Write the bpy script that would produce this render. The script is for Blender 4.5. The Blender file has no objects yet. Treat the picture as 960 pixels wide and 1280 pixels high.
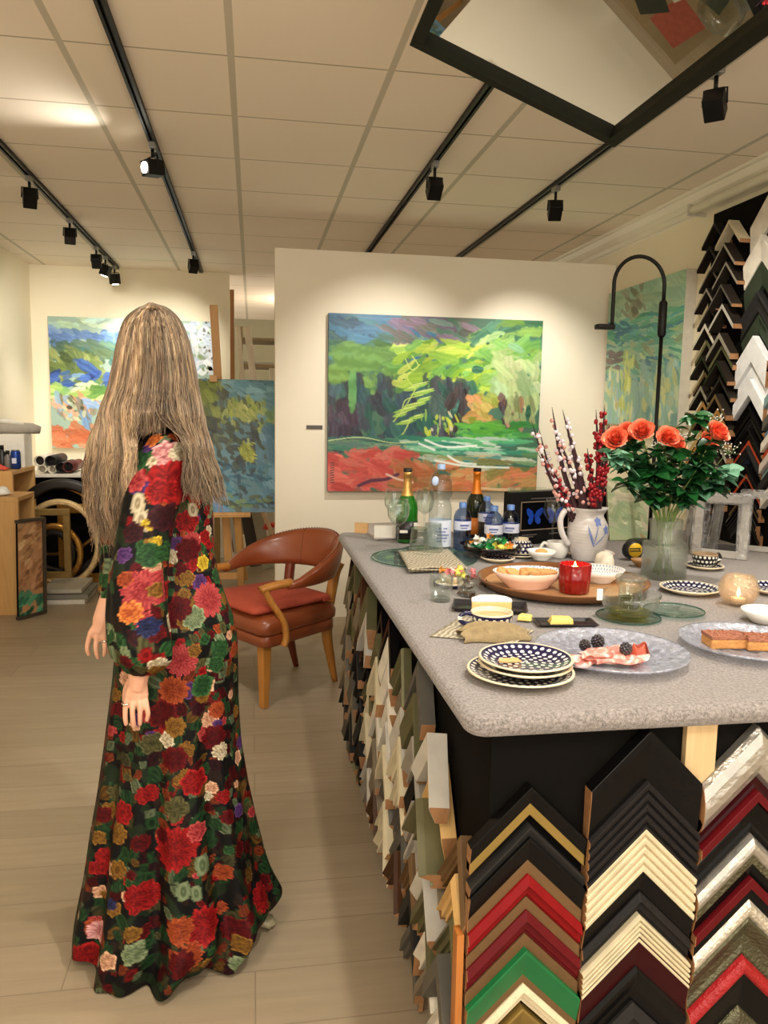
import bpy, bmesh, math, random
import numpy as np
from mathutils import Vector, Matrix
PI = math.pi
rnd = random.Random(7)
col = bpy.context.scene.collection
sc = bpy.context.scene

# ------------------------------------------------------------------ camera
F = 978.81; YAW = .1667; PITCH = -.1261; ROLL = .0168; H = 1.45
def cam_axes():
    cy, sy, cp, sp = math.cos(YAW), math.sin(YAW), math.cos(PITCH), math.sin(PITCH)
    f = Vector((sy*cp, cy*cp, sp)); r = Vector((cy, -sy, 0)); u = r.cross(f)
    cr, sr = math.cos(ROLL), math.sin(ROLL)
    return r*cr+u*sr, -r*sr+u*cr, f
RX, UP, FW = cam_axes()
cd = bpy.data.cameras.new('camera'); cam = bpy.data.objects.new('camera', cd); col.objects.link(cam)
cam.matrix_world = Matrix(((RX.x, UP.x, -FW.x, 0), (RX.y, UP.y, -FW.y, 0), (RX.z, UP.z, -FW.z, H), (0, 0, 0, 1)))
cd.sensor_fit = 'HORIZONTAL'; cd.sensor_width = 36; cd.lens = F/960*36; cd.clip_start = .05
sc.camera = cam
def _ray(x, y): return RX*((x-480)/F)+UP*((640-y)/F)+FW
def onz(x, y, z=0.0):
    d = _ray(x, y); return Vector((0, 0, H))+d*((z-H)/d.z)
def ony(x, y, Y):
    d = _ray(x, y); return Vector((0, 0, H))+d*(Y/d.y)
def onx(x, y, X):
    d = _ray(x, y); return Vector((0, 0, H))+d*(X/d.x)

# ------------------------------------------------------------------ materials
def lin(c):
    return tuple(((v/255)/12.92 if v/255 <= .04045 else (((v/255)+.055)/1.055)**2.4) for v in c[:3])
class N:
    def __init__(s, name):
        s.m = bpy.data.materials.new(name); s.m.use_nodes = True; s.t = s.m.node_tree; s.n = s.t.nodes
        s.b = s.n['Principled BSDF']; s.out = s.n['Material Output']; s._tc = None
    def new(s, t, **k):
        n = s.n.new(t)
        for a, v in k.items(): setattr(n, a, v)
        return n
    def link(s, a, b): s.t.links.new(a, b)
    def inp(s, n, i, v):
        if hasattr(v, 'is_linked'): s.link(v, n.inputs[i])
        else: n.inputs[i].default_value = v
    def math(s, op, a, b=0.0, c=None):
        n = s.new('ShaderNodeMath', operation=op); s.inp(n, 0, a); s.inp(n, 1, b)
        if c is not None: s.inp(n, 2, c)
        return n.outputs[0]
    def coord(s):
        if not s._tc: s._tc = s.new('ShaderNodeTexCoord')
        return s._tc.outputs['Object']
    def xyz(s, v=None):
        n = s.new('ShaderNodeSeparateXYZ'); s.link(v or s.coord(), n.inputs[0]); return n.outputs
    def mapping(s, scale=(1, 1, 1), rot=(0, 0, 0)):
        n = s.new('ShaderNodeMapping'); s.link(s.coord(), n.inputs[0]); n.inputs['Scale'].default_value = scale
        n.inputs['Rotation'].default_value = rot; return n.outputs[0]
    def noise(s, scale, detail=3, v=None, rough=.5, dist=0):
        n = s.new('ShaderNodeTexNoise'); s.link(v or s.coord(), n.inputs['Vector'])
        n.inputs['Scale'].default_value = scale; n.inputs['Detail'].default_value = detail
        n.inputs['Roughness'].default_value = rough; n.inputs['Distortion'].default_value = dist
        return n.outputs['Fac']
    def mix(s, f, a, b):
        n = s.new('ShaderNodeMix', data_type='RGBA'); s.inp(n, 0, f)
        for i, v in ((6, a), (7, b)):
            if hasattr(v, 'is_linked'): s.link(v, n.inputs[i])
            else: n.inputs[i].default_value = (*v, 1)
        return n.outputs[2]
    def ramp(s, f, stops):
        n = s.new('ShaderNodeValToRGB'); s.link(f, n.inputs[0]); e = n.color_ramp.elements
        while len(e) < len(stops): e.new(.5)
        for i, (p, c) in enumerate(stops): e[i].position = p; e[i].color = (*c, 1)
        return n.outputs[0]
    def bump(s, h, strength=.2, dist=.01):
        n = s.new('ShaderNodeBump'); s.link(h, n.inputs['Height']); n.inputs['Strength'].default_value = strength
        n.inputs['Distance'].default_value = dist; s.link(n.outputs[0], s.b.inputs['Normal'])
    def set(s, **k):
        for a, v in k.items():
            i = s.b.inputs[a.replace('_', ' ')]
            if hasattr(v, 'is_linked'): s.link(v, i)
            else: i.default_value = (*v, 1) if isinstance(v, tuple) and len(v) == 3 else v
        return s
MATS = {}
def mat(name, c, rough=.5, metal=0, var=.12, scale=30, bump=.0, bscale=200, stretch=(1, 1, 1), **k):
    if name in MATS: return MATS[name]
    n = N(name); a = lin(c)
    v = n.mapping(stretch)
    f = n.noise(scale, 3, v)
    n.set(Base_Color=n.mix(f, tuple(x*(1-var) for x in a), tuple(min(1, x*(1+var)) for x in a)), Roughness=rough, Metallic=metal)
    if bump: n.bump(n.noise(bscale, 3, v), bump, .004)
    for kk, vv in k.items(): n.set(**{kk: vv})
    MATS[name] = n.m; return n.m
def wood(name, c1, c2, axis=2, scale=14, rough=.45, bump=.08):
    if name in MATS: return MATS[name]
    n = N(name); st = [1, 1, 1]; st[axis] = .08
    v = n.mapping(tuple(st)); f = n.noise(scale, 5, v, .6, 1.2)
    g = n.noise(scale*9, 2, v)
    base = n.ramp(f, [(.25, lin(c1)), (.75, lin(c2))])
    n.set(Base_Color=n.mix(n.math('MULTIPLY', g, .35), base, lin([x*.72 for x in c1])), Roughness=rough)
    n.bump(g, bump, .002); MATS[name] = n.m; return n.m
def glass(name, tint=(245, 250, 250), rough=.0, ior=1.25, bump=0, bscale=60, gl=(1, 1, 1), milk=0.0, mc=(214, 222, 232), refl=.45):
    """thin-walled clear material: what is behind shows through, the surface reflects by its angle"""
    if name in MATS: return MATS[name]
    n = N(name); n.n.remove(n.b)
    tr = n.new('ShaderNodeBsdfTransparent'); tr.inputs[0].default_value = (*lin(tint), 1)
    gs = n.new('ShaderNodeBsdfGlossy'); gs.inputs[0].default_value = (*gl, 1); gs.inputs['Roughness'].default_value = max(rough, .03)
    lw = n.new('ShaderNodeLayerWeight'); lw.inputs[0].default_value = .5
    fac = n.math('ADD', n.math('MULTIPLY', n.math('POWER', lw.outputs['Facing'], 3.0), refl), .035*ior)
    base = tr.outputs[0]
    if milk:
        df = n.new('ShaderNodeBsdfDiffuse'); df.inputs[0].default_value = (*lin(mc), 1); m2 = n.new('ShaderNodeMixShader')
        if bump: n.link(n.math('MULTIPLY', n.math('POWER', n.noise(bscale, 2), 2.0), milk*3.2), m2.inputs[0])
        else: m2.inputs[0].default_value = milk
        n.link(tr.outputs[0], m2.inputs[1]); n.link(df.outputs[0], m2.inputs[2]); base = m2.outputs[0]
    mx = n.new('ShaderNodeMixShader'); n.link(fac, mx.inputs[0]); n.link(base, mx.inputs[1]); n.link(gs.outputs[0], mx.inputs[2])
    if bump:
        b = n.new('ShaderNodeBump'); n.link(n.noise(bscale, 2), b.inputs['Height']); b.inputs['Strength'].default_value = bump; b.inputs['Distance'].default_value = .005
        n.link(b.outputs[0], gs.inputs['Normal']); n.link(b.outputs[0], lw.inputs['Normal'])
    n.link(mx.outputs[0], n.out.inputs[0]); MATS[name] = n.m; return n.m
def emit(name, c, s):
    n = N(name); n.set(Base_Color=lin(c), Emission_Color=lin(c), Emission_Strength=s); MATS[name] = n.m; return n.m
def polka(name, mode='flat', s=.014, dot=.0046, nside=16, navy=(24, 22, 66), white=(232, 228, 215)):
    if name in MATS: return MATS[name]
    n = N(name); x, y, z = n.xyz()
    r = n.math('SQRT', n.math('ADD', n.math('MULTIPLY', x, x), n.math('MULTIPLY', y, y)))
    th = n.math('ARCTAN2', y, x)
    a = n.math('DIVIDE', r if mode == 'flat' else z, s)
    row = n.math('FLOOR', a)
    cnt = n.math('ROUND', n.math('MULTIPLY', n.math('ADD', row, .5), 2*PI*.92)) if mode == 'flat' else float(nside)
    ph = n.math('ADD', n.math('MULTIPLY', n.math('DIVIDE', th, 2*PI), cnt), n.math('MULTIPLY', row, .5))
    lo = n.math('SUBTRACT', n.math('FRACT', n.math('ADD', ph, 100.0)), .5)
    du = n.math('DIVIDE', n.math('MULTIPLY', lo, n.math('MULTIPLY', r, 2*PI)), cnt)
    da = n.math('MULTIPLY', n.math('SUBTRACT', n.math('FRACT', a), .5), s)
    d = n.math('SQRT', n.math('ADD', n.math('MULTIPLY', du, du), n.math('MULTIPLY', da, da)))
    n.set(Base_Color=n.mix(n.math('LESS_THAN', d, dot), lin(navy), lin(white)), Roughness=.18, Coat_Weight=.5)
    MATS[name] = n.m; return n.m
def attr_mat(name, rough=.6, bump=.3, bscale=120, sheen=0):
    if name in MATS: return MATS[name]
    n = N(name); a = n.new('ShaderNodeAttribute', attribute_name='paint')
    f = n.noise(160, 3)
    hs = n.new('ShaderNodeHueSaturation'); n.link(a.outputs['Color'], hs.inputs['Color'])
    n.link(n.math('ADD', n.math('MULTIPLY', f, .3), .85), hs.inputs['Value'])
    n.set(Base_Color=hs.outputs[0], Roughness=rough)
    if sheen: n.set(Sheen_Weight=sheen)
    n.bump(n.noise(bscale, 4, n.mapping((1, 1, .4))), bump, .003); MATS[name] = n.m; return n.m

# ------------------------------------------------------------------ mesh helpers
class MB:
    def __init__(s): s.v = []; s.f = []; s.mi = []; s.sm = []
    def add(s, vs, fs, mi=0, smooth=False, M=None):
        o = len(s.v)
        s.v += [tuple(M @ Vector(p)) if M else tuple(p) for p in vs]
        s.f += [tuple(i+o for i in f) for f in fs]
        s.mi += (mi if isinstance(mi, list) else [mi]*len(fs)); s.sm += [smooth]*len(fs); return s
    def box(s, lo, hi, mi=0, M=None):
        x0, y0, z0 = lo; x1, y1, z1 = hi
        return s.add([(x0,y0,z0),(x1,y0,z0),(x1,y1,z0),(x0,y1,z0),(x0,y0,z1),(x1,y0,z1),(x1,y1,z1),(x0,y1,z1)],
              [(0,3,2,1),(4,5,6,7),(0,1,5,4),(1,2,6,5),(2,3,7,6),(3,0,4,7)], mi, False, M)
    def bar(s, a, b, w, t, mi=0, up=None):
        """rectangular bar from a to b, w wide, t thick"""
        a, b = Vector(a), Vector(b); d = (b-a).normalized(); up = Vector(up) if up else (Vector((0, 0, 1)) if abs(d.z) < .9 else Vector((0, 1, 0)))
        sx = d.cross(up).normalized(); sy = sx.cross(d).normalized()
        vs = []
        for p in (a, b):
            for i, j in ((-1, -1), (1, -1), (1, 1), (-1, 1)): vs.append(p+sx*(w/2*i)+sy*(t/2*j))
        return s.add(vs, [(0,3,2,1),(4,5,6,7),(0,1,5,4),(1,2,6,5),(2,3,7,6),(3,0,4,7)], mi)
    def tube(s, pts, rad, n=10, mi=0, caps=True, M=None, flat=1.0, ref=None):
        pts = [Vector(p) for p in pts]; k = len(pts)
        if not hasattr(rad, '__len__'): rad = [rad]*k
        vs = []; fs = []; pv = Vector(ref) if ref else None
        for i, p in enumerate(pts):
            d = (pts[min(i+1, k-1)]-pts[max(i-1, 0)]).normalized()
            if pv is None: pv = Vector((0, 0, 1)) if abs(d.z) < .9 else Vector((0, 1, 0))
            e = (pv-d*pv.dot(d)).normalized(); g = d.cross(e); pv = e
            for j in range(n):
                t = 2*PI*j/n; vs.append(p+(e*math.cos(t)*flat+g*math.sin(t))*rad[i])
        for i in range(k-1):
            for j in range(n):
                a = i*n+j; b = i*n+(j+1) % n; fs.append((a, b, b+n, a+n))
        if caps: fs.append(tuple(range(n-1, -1, -1))); fs.append(tuple(range((k-1)*n, k*n)))
        return s.add(vs, fs, mi, True, M)
    def lathe(s, prof, n=40, mi=0, c=(0, 0, 0), sx=1, sy=1, wob=None, close=False):
        """prof: list of (r, z[, material of the band that starts here])"""
        vs = []; fs = []; ml = []; k = len(prof); cx, cy, cz = c
        for i, p in enumerate(prof):
            for j in range(n):
                t = 2*PI*j/n; r = max(p[0], 1e-5)
                if wob: r *= wob(t, p[1])
                vs.append((cx+r*math.cos(t)*sx, cy+r*math.sin(t)*sy, cz+p[1]))
        for i in range(k-1 if not close else k):
            m = prof[i][2] if len(prof[i]) > 2 else mi; i2 = (i+1) % k
            for j in range(n):
                a = i*n+j; b = i*n+(j+1) % n; a2 = i2*n+j; b2 = i2*n+(j+1) % n; fs.append((a, b, b2, a2)); ml.append(m)
        return s.add(vs, fs, ml, True)
    def ball(s, c, r, n=12, mi=0, M=None):
        if not hasattr(r, '__len__'): r = (r, r, r)
        vs = [(c[0], c[1], c[2]-r[2])]; fs = []; h = n//2
        for i in range(1, h):
            p = -PI/2+PI*i/h
            for j in range(n):
                t = 2*PI*j/n; vs.append((c[0]+r[0]*math.cos(p)*math.cos(t), c[1]+r[1]*math.cos(p)*math.sin(t), c[2]+r[2]*math.sin(p)))
        vs.append((c[0], c[1], c[2]+r[2])); last = len(vs)-1
        for j in range(n):
            fs.append((0, 1+(j+1) % n, 1+j)); fs.append((last, last-n+j, last-n+(j+1) % n))
            for i in range(h-2):
                a = 1+i*n+j; b = 1+i*n+(j+1) % n; fs.append((a, b, b+n, a+n))
        return s.add(vs, fs, mi, True, M)
    def prism(s, poly, z0, z1, mi=0, M=None, smooth=False):
        n = len(poly); vs = [(x, y, z0) for x, y in poly]+[(x, y, z1) for x, y in poly]
        fs = [tuple(range(n-1, -1, -1)), tuple(range(n, 2*n))]+[(i, (i+1) % n, (i+1) % n+n, i+n) for i in range(n)]
        return s.add(vs, fs, mi, smooth, M)
    def sheet(s, fn, nu, nv, mi=0, th=0, smooth=True):
        """fn(u,v)->point on a grid; th gives it a real thickness along z"""
        P = [[Vector(fn(i/nu, j/nv)) for i in range(nu+1)] for j in range(nv+1)]
        vs = [p for r in P for p in r]; w = nu+1; fs = [(j*w+i, j*w+i+1, (j+1)*w+i+1, (j+1)*w+i) for j in range(nv) for i in range(nu)]
        if th:
            o = len(vs); vs += [p-Vector((0, 0, th)) for p in vs[:]]; fs += [tuple(o+k for k in reversed(f)) for f in fs[:]]
            rim = [i for i in range(w)]+[j*w+nu for j in range(1, nv+1)]+[nv*w+i for i in range(nu-1, -1, -1)]+[j*w for j in range(nv-1, 0, -1)]
            for a, b in zip(rim, rim[1:]+rim[:1]): fs.append((b, a, a+o, b+o))
        return s.add(vs, fs, mi, smooth)
    def build(s, name, mats, parent=None, loc=None, rz=0, bevel=0, recalc=True, sub=0, kind=None):
        me = bpy.data.meshes.new(name); me.from_pydata(s.v, [], s.f)
        for m in (mats if isinstance(mats, (list, tuple)) else [mats]): me.materials.append(m)
        me.polygons.foreach_set('material_index', s.mi); me.polygons.foreach_set('use_smooth', s.sm)
        if recalc:
            b = bmesh.new(); b.from_mesh(me); bmesh.ops.recalc_face_normals(b, faces=b.faces); b.to_mesh(me); b.free()
        me.update(); o = bpy.data.objects.new(name, me); col.objects.link(o)
        if parent: o.parent = parent
        if loc is not None: o.location = loc
        o.rotation_euler.z = rz
        if bevel:
            m = o.modifiers.new('bevel', 'BEVEL'); m.width = bevel; m.segments = 2; m.limit_method = 'ANGLE'
        if sub:
            m = o.modifiers.new('sub', 'SUBSURF'); m.levels = sub; m.render_levels = sub
        return o
def tag(o, label, cat, group=None):
    o['label'] = label; o['category'] = cat
    if group: o['group'] = group
    return o
def thing(name, label, cat, loc=(0, 0, 0), rz=0, group=None):
    o = bpy.data.objects.new(name, None); col.objects.link(o); o.location = loc; o.rotation_euler.z = rz
    o.empty_display_size = .1; return tag(o, label, cat, group)
def struct(o): o['kind'] = 'structure'; return o
def dup(root, loc=None, rz=None, label=None, group=None):
    r = root.copy(); col.objects.link(r)
    for ch in list(root.children):
        c = ch.copy(); col.objects.link(c); c.parent = r
        for g in ch.children:
            d = g.copy(); col.objects.link(d); d.parent = c
    if loc is not None: r.location = loc
    if rz is not None: r.rotation_euler.z = rz
    if label: r['label'] = label
    if group: r['group'] = group
    return r
def text_part(txt, size, m, parent, loc, rot, name='lettering', ext=.0005):
    c = bpy.data.curves.new(name, 'FONT'); c.body = txt; c.size = size; c.align_x = 'CENTER'; c.align_y = 'CENTER'; c.extrude = ext
    t = bpy.data.objects.new(name, c); col.objects.link(t); bpy.context.view_layer.update()
    me = bpy.data.meshes.new_from_object(t); bpy.data.objects.remove(t)
    me.materials.clear(); me.materials.append(m); o = bpy.data.objects.new(name, me); col.objects.link(o); o.parent = parent
    o.location = loc; o.rotation_euler = rot; return o
def bez(pts, n=8):
    """Catmull-Rom through points"""
    P = [Vector(p) for p in pts]; P = [P[0]*2-P[1]]+P+[P[-1]*2-P[-2]]; out = []
    for i in range(1, len(P)-2):
        for k in range(n):
            t = k/n; a, b, c, d = P[i-1:i+3]
            out.append(.5*((2*b)+(c-a)*t+(2*a-5*b+4*c-d)*t*t+(3*b-a-3*c+d)*t**3))
    out.append(P[-2]); return out
TZ = .93     # height of the carpeted counter top

# ================================================================== SETTING
CZ = 2.741; XL = -2.01; XR = 2.56; YB = 7.80
n = N('ceiling_tiles'); x, y, z = n.xyz()
fx = n.math('FRACT', n.math('ADD', n.math('DIVIDE', n.math('ADD', x, .674), .6), 50.0)); fy = n.math('FRACT', n.math('ADD', n.math('DIVIDE', n.math('SUBTRACT', y, 3.12), .6), 50.0))
dx = n.math('ABSOLUTE', n.math('SUBTRACT', fx, .5)); dy = n.math('ABSOLUTE', n.math('SUBTRACT', fy, .5))
bx = n.math('GREATER_THAN', dx, .478); by = n.math('GREATER_THAN', dy, .4915)
base = n.mix(n.noise(1.3, 3), lin((238, 224, 206)), lin((242, 230, 212)))
c = n.mix(by, base, lin((178, 165, 140))); c = n.mix(bx, c, lin((196, 188, 168)))
n.set(Base_Color=c, Roughness=.85)
n.bump(n.math('ADD', n.math('MAXIMUM', bx, by), n.math('MULTIPLY', n.noise(90), .12)), .25, .01); M_CEIL = n.m
n = N('oak_laminate'); tc = n.new('ShaderNodeTexBrick'); n.link(n.coord(), tc.inputs['Vector'])
for k, v in (('Scale', 1), ('Brick Width', 1.3), ('Row Height', .19), ('Mortar Size', .0018), ('Mortar Smooth', .1), ('Bias', 0)): tc.inputs[k].default_value = v
tc.inputs['Color1'].default_value = (*lin((172, 153, 126)), 1); tc.inputs['Color2'].default_value = (*lin((156, 138, 110)), 1); tc.inputs['Mortar'].default_value = (*lin((120, 103, 80)), 1); tc.offset = .37
gr = n.noise(7, 6, n.mapping((.35, 5, 1)), .65, .8)
bl = n.noise(1.6, 2)
c = n.mix(n.math('MULTIPLY', gr, .75), tc.outputs['Color'], lin((118, 102, 82))); c = n.mix(n.math('MULTIPLY', bl, .25), c, lin((196, 182, 158)))
n.set(Base_Color=c, Roughness=n.math('ADD', n.math('MULTIPLY', gr, .2), .3)); n.bump(gr, .08, .002); M_FLOOR = n.m
M_WALL = mat('cream_wall_paint', (240, 230, 204), .75, var=.02, scale=2, bump=.05, bscale=60)
M_PANEL = mat('partition_paint', (240, 231, 212), .75, var=.02, scale=2, bump=.05, bscale=60)
M_WHITE = mat('white_trim_paint', (236, 230, 212), .5, var=.03)
M_BLACK = mat('black_metal', (14, 14, 13), .45, var=.2, Specular_IOR_Level=.25)
M_DARK = mat('dark_stained_board', (12, 10, 8), .8, var=.3, Specular_IOR_Level=.08)

struct(MB().box((-2.2, -1.5, -.1), (3.2, 13, 0)).build('floor', M_FLOOR))
struct(MB().box((-2.2, -1.5, CZ), (3.2, 13, CZ+.1)).build('ceiling', M_CEIL))
struct(MB().box((XL-.12, -1.5, 0), (XL, YB+.12, CZ)).build('wall_left', M_WALL))
struct(MB().box((XR, -1.5, 0), (XR+.12, 13, CZ)).build('wall_right', M_WALL))
struct(MB().box((XL, YB, 0), (-.215, YB+.12, CZ)).build('wall_back', M_WALL))
struct(MB().box((-2.2, 11.6, 0), (3.2, 11.72, CZ)).build('wall_far', mat('olive_wall_paint', (150, 145, 118), .8, var=.05, scale=2)))
pw = MB().box((.148, 5.41, 0), (XR-.002, 5.53, 2.522)).build('wall_partition', M_PANEL, bevel=.003); struct(pw)
# cornice along the right wall
prof = [(0, 0), (-.085, 0), (-.085, -.015), (-.07, -.02), (-.055, -.055), (-.03, -.08), (-.018, -.085), (-.018, -.115), (-.006, -.12), (0, -.13)]
m = MB(); k = len(prof); vs = [(XR+a, yy, CZ+b) for yy in (-1.5, 11.5) for a, b in prof]
m.add(vs, [(i, (i+1) % k, (i+1) % k+k, i+k) for i in range(k)]+[tuple(range(k)), tuple(range(2*k-1, k-1, -1))])
struct(m.build('trim_1', M_WHITE))
struct(MB().box((XL, YB-.012, .0), (-.215, YB, .07)).build('baseboard_back', M_WHITE))
# dark gap strips where the left corner boards meet
struct(MB().bar(ony(23.5, 346, 7.79), ony(28, 520, 7.79), .018, .008).bar(ony(33, 329, 7.79), ony(22, 341, 7.79), .018, .008).build('trim_2', M_DARK))

# ================================================================== TRACKS AND SPOTS
def track(x, y0, y1, label):
    m = MB().box((x-.018, y0, CZ-.022), (x-.006, y1, CZ-.001)).box((x+.006, y0, CZ-.022), (x+.018, y1, CZ-.001)).box((x-.018, y0, CZ-.006), (x+.018, y1, CZ-.001))
    t = thing('track_rail', label, 'lighting track', (0, 0, 0), group='ceiling lighting tracks')
    m.build('rail', M_BLACK, t)
    MB().box((x-.02, y1-.03, CZ-.026), (x+.02, y1+.005, CZ-.001)).build('end_cap', mat('track_cap', (120, 118, 110), .4), t)
track(-1.222, .6, 7.72, 'leftmost black lighting track, carrying five small spotlights')
track(-.472, .6, 7.72, 'black lighting track second from left, above the blonde woman')
track(.92, 1.2, 6.6, 'black lighting track disappearing over the partition, left of the hanging mirror corner')
track(1.675, .9, 6.6, 'black lighting track at the lower corner of the hanging mirror')
M_LENS = emit('lamp_lens', (255, 246, 225), 14.0)
M_SIL = mat('silver_adapter', (150, 150, 146), .35, .8)
def spot(px, py, tx, aim, label, energy, zoff=.135, size=70, rot=None, hot=None):
    """track head hanging under (px,py); lens faces aim"""
    top = Vector((tx, py, CZ-.022)); hc = top-Vector((0, 0, zoff-.02))
    t = thing('track_spotlight', label, 'spotlight', top, group='track spotlights')
    MB().box((-.014, -.035, -.03), (.014, .035, 0)).build('adapter', M_SIL, t, bevel=.002)
    d = (Vector(aim)-hc).normalized(); q = d.to_track_quat('-Z', 'Y').to_matrix().to_4x4(); q.translation = hc-top
    MB().tube([(0, 0, -.03), (0, 0, -zoff+.07)], .008, 8).build('stem', M_BLACK, t)
    sd = q.to_3x3() @ Vector((1, 0, 0))
    m = MB(); c0 = hc-top
    for s_ in (-1, 1): m.tube([Vector((0, 0, -zoff+.075)), Vector((0, 0, -zoff+.075))+sd*.04*s_, c0+sd*.042*s_], .004, 6)
    m.build('bracket', M_BLACK, t)
    MB().box((-.036, -.036, -.045), (.036, .036, .045), M=q).build('housing', M_BLACK, t, bevel=.004)
    ln = MB().lathe([(0.0, 0), (.026, 0), (.026, -.004), (0, -.004)], 20); ln.v = [tuple(q @ (Vector(v)+Vector((0, 0, -.045)))) for v in ln.v]
    ln.build('lens', M_LENS, t)
    L = bpy.data.lights.new('spot_lamp', 'SPOT'); L.energy = energy; L.spot_size = math.radians(size); L.spot_blend = .8; L.shadow_soft_size = .03; L.color = (1, .945, .84)
    lo = bpy.data.objects.new('spot_lamp', L); col.objects.link(lo); lo.parent = t; lo.matrix_local = Matrix.Translation(c0+d*.055) @ d.to_track_quat('-Z', 'Y').to_matrix().to_4x4()
    return t
EN = 1.0
spot(0, 4.82, -1.222, (-1.9, 6.9, 1.3), 'nearest black spotlight on the leftmost track', 60*EN)
spot(0, 5.80, -1.222, (-1.7, 7.8, 1.7), 'second black spotlight along the leftmost track', 60*EN)
spot(0, 6.72, -1.222, (-1.3, 7.8, 1.4), 'third black spotlight along the leftmost track, first of the tight trio', 35*EN)
spot(0, 7.12, -1.222, (-1.9, 7.3, .6), 'middle spotlight of the tight trio at the end of the leftmost track', 25*EN)
spot(0, 7.56, -1.222, (-1.1, 7.8, .9), 'last spotlight at the far end of the leftmost track', 20*EN)
spot(0, 4.10, -.472, (-1.5, 3.3, 2.45), 'lit spotlight with its glowing face turned to the left, above the woman', 24*EN, size=95)
spot(0, 6.74, -.472, (-.8, 7.8, 1.9), 'small spotlight at the far end of the track over the woman', 40*EN)
spot(0, 4.08, .92, (.9, 5.41, 1.5), 'black spotlight over the partition painting, on the track left of the mirror corner', 62*EN, zoff=.15)
spot(0, 4.35, 1.675, (1.9, 5.41, 1.5), 'black spotlight on the rail beyond the lower mirror corner', 62*EN, zoff=.15)
spot(0, 2.80, 1.675, (2.5, 3.7, 1.6), 'black square spotlight close above the right side of the mirror frame', 60*EN, zoff=.15)
def hidden_lamp(loc, aim, e, size=80, r=.05, c=(1, .945, .84)):
    L = bpy.data.lights.new('shop_spot', 'SPOT'); L.energy = e; L.spot_size = math.radians(size); L.spot_blend = .6; L.shadow_soft_size = r; L.color = c
    o = bpy.data.objects.new('shop_spot', L); col.objects.link(o); o.location = loc
    o.rotation_euler = (Vector(aim)-Vector(loc)).to_track_quat('-Z', 'Y').to_euler()
hidden_lamp((1.675, 2.2, 2.6), (.95, 2.1, .93), 70, 90, .05)
hidden_lamp((.62, .9, 2.66), (.25, 2.0, 0), 75, 120, .04)
hidden_lamp((-.472, .6, 2.6), (-.5, 2.6, .8), 26, 75)
hidden_lamp((-.472, 2.6, 2.6), (-.9, 4.6, 0), 40, 90)
for loc, e, sx, sy in (((-.9, -.6, 2.7), 26, 1.2, .6), ((1.2, -.7, 2.7), 30, 1.2, .6)):  # unseen area lights added behind the camera as general fill
    L = bpy.data.lights.new('ceiling_fill', 'AREA'); L.energy = e; L.shape = 'RECTANGLE'; L.size = sx; L.size_y = sy; L.color = (1, .94, .84)
    o = bpy.data.objects.new('ceiling_fill', L); col.objects.link(o); o.location = loc
for loc, e in (((.6, 9.4, 2.4), 22),):
    L = bpy.data.lights.new('store_room_lamp', 'POINT'); L.energy = e; L.shadow_soft_size = .15; L.color = (1, .88, .7)
    o = bpy.data.objects.new('store_room_lamp', L); col.objects.link(o); o.location = loc
w = bpy.data.worlds.new('world'); sc.world = w; w.use_nodes = True
w.node_tree.nodes['Background'].inputs[0].default_value = (*lin((255, 244, 228)), 1); w.node_tree.nodes['Background'].inputs[1].default_value = 1.85
sc.view_settings.view_transform = 'Standard'; sc.view_settings.look = 'None'; sc.view_settings.gamma = 1; sc.view_settings.use_curve_mapping = False
sc.view_settings.exposure = 0.5
sc.cycles.transparent_max_bounces = 40

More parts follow.
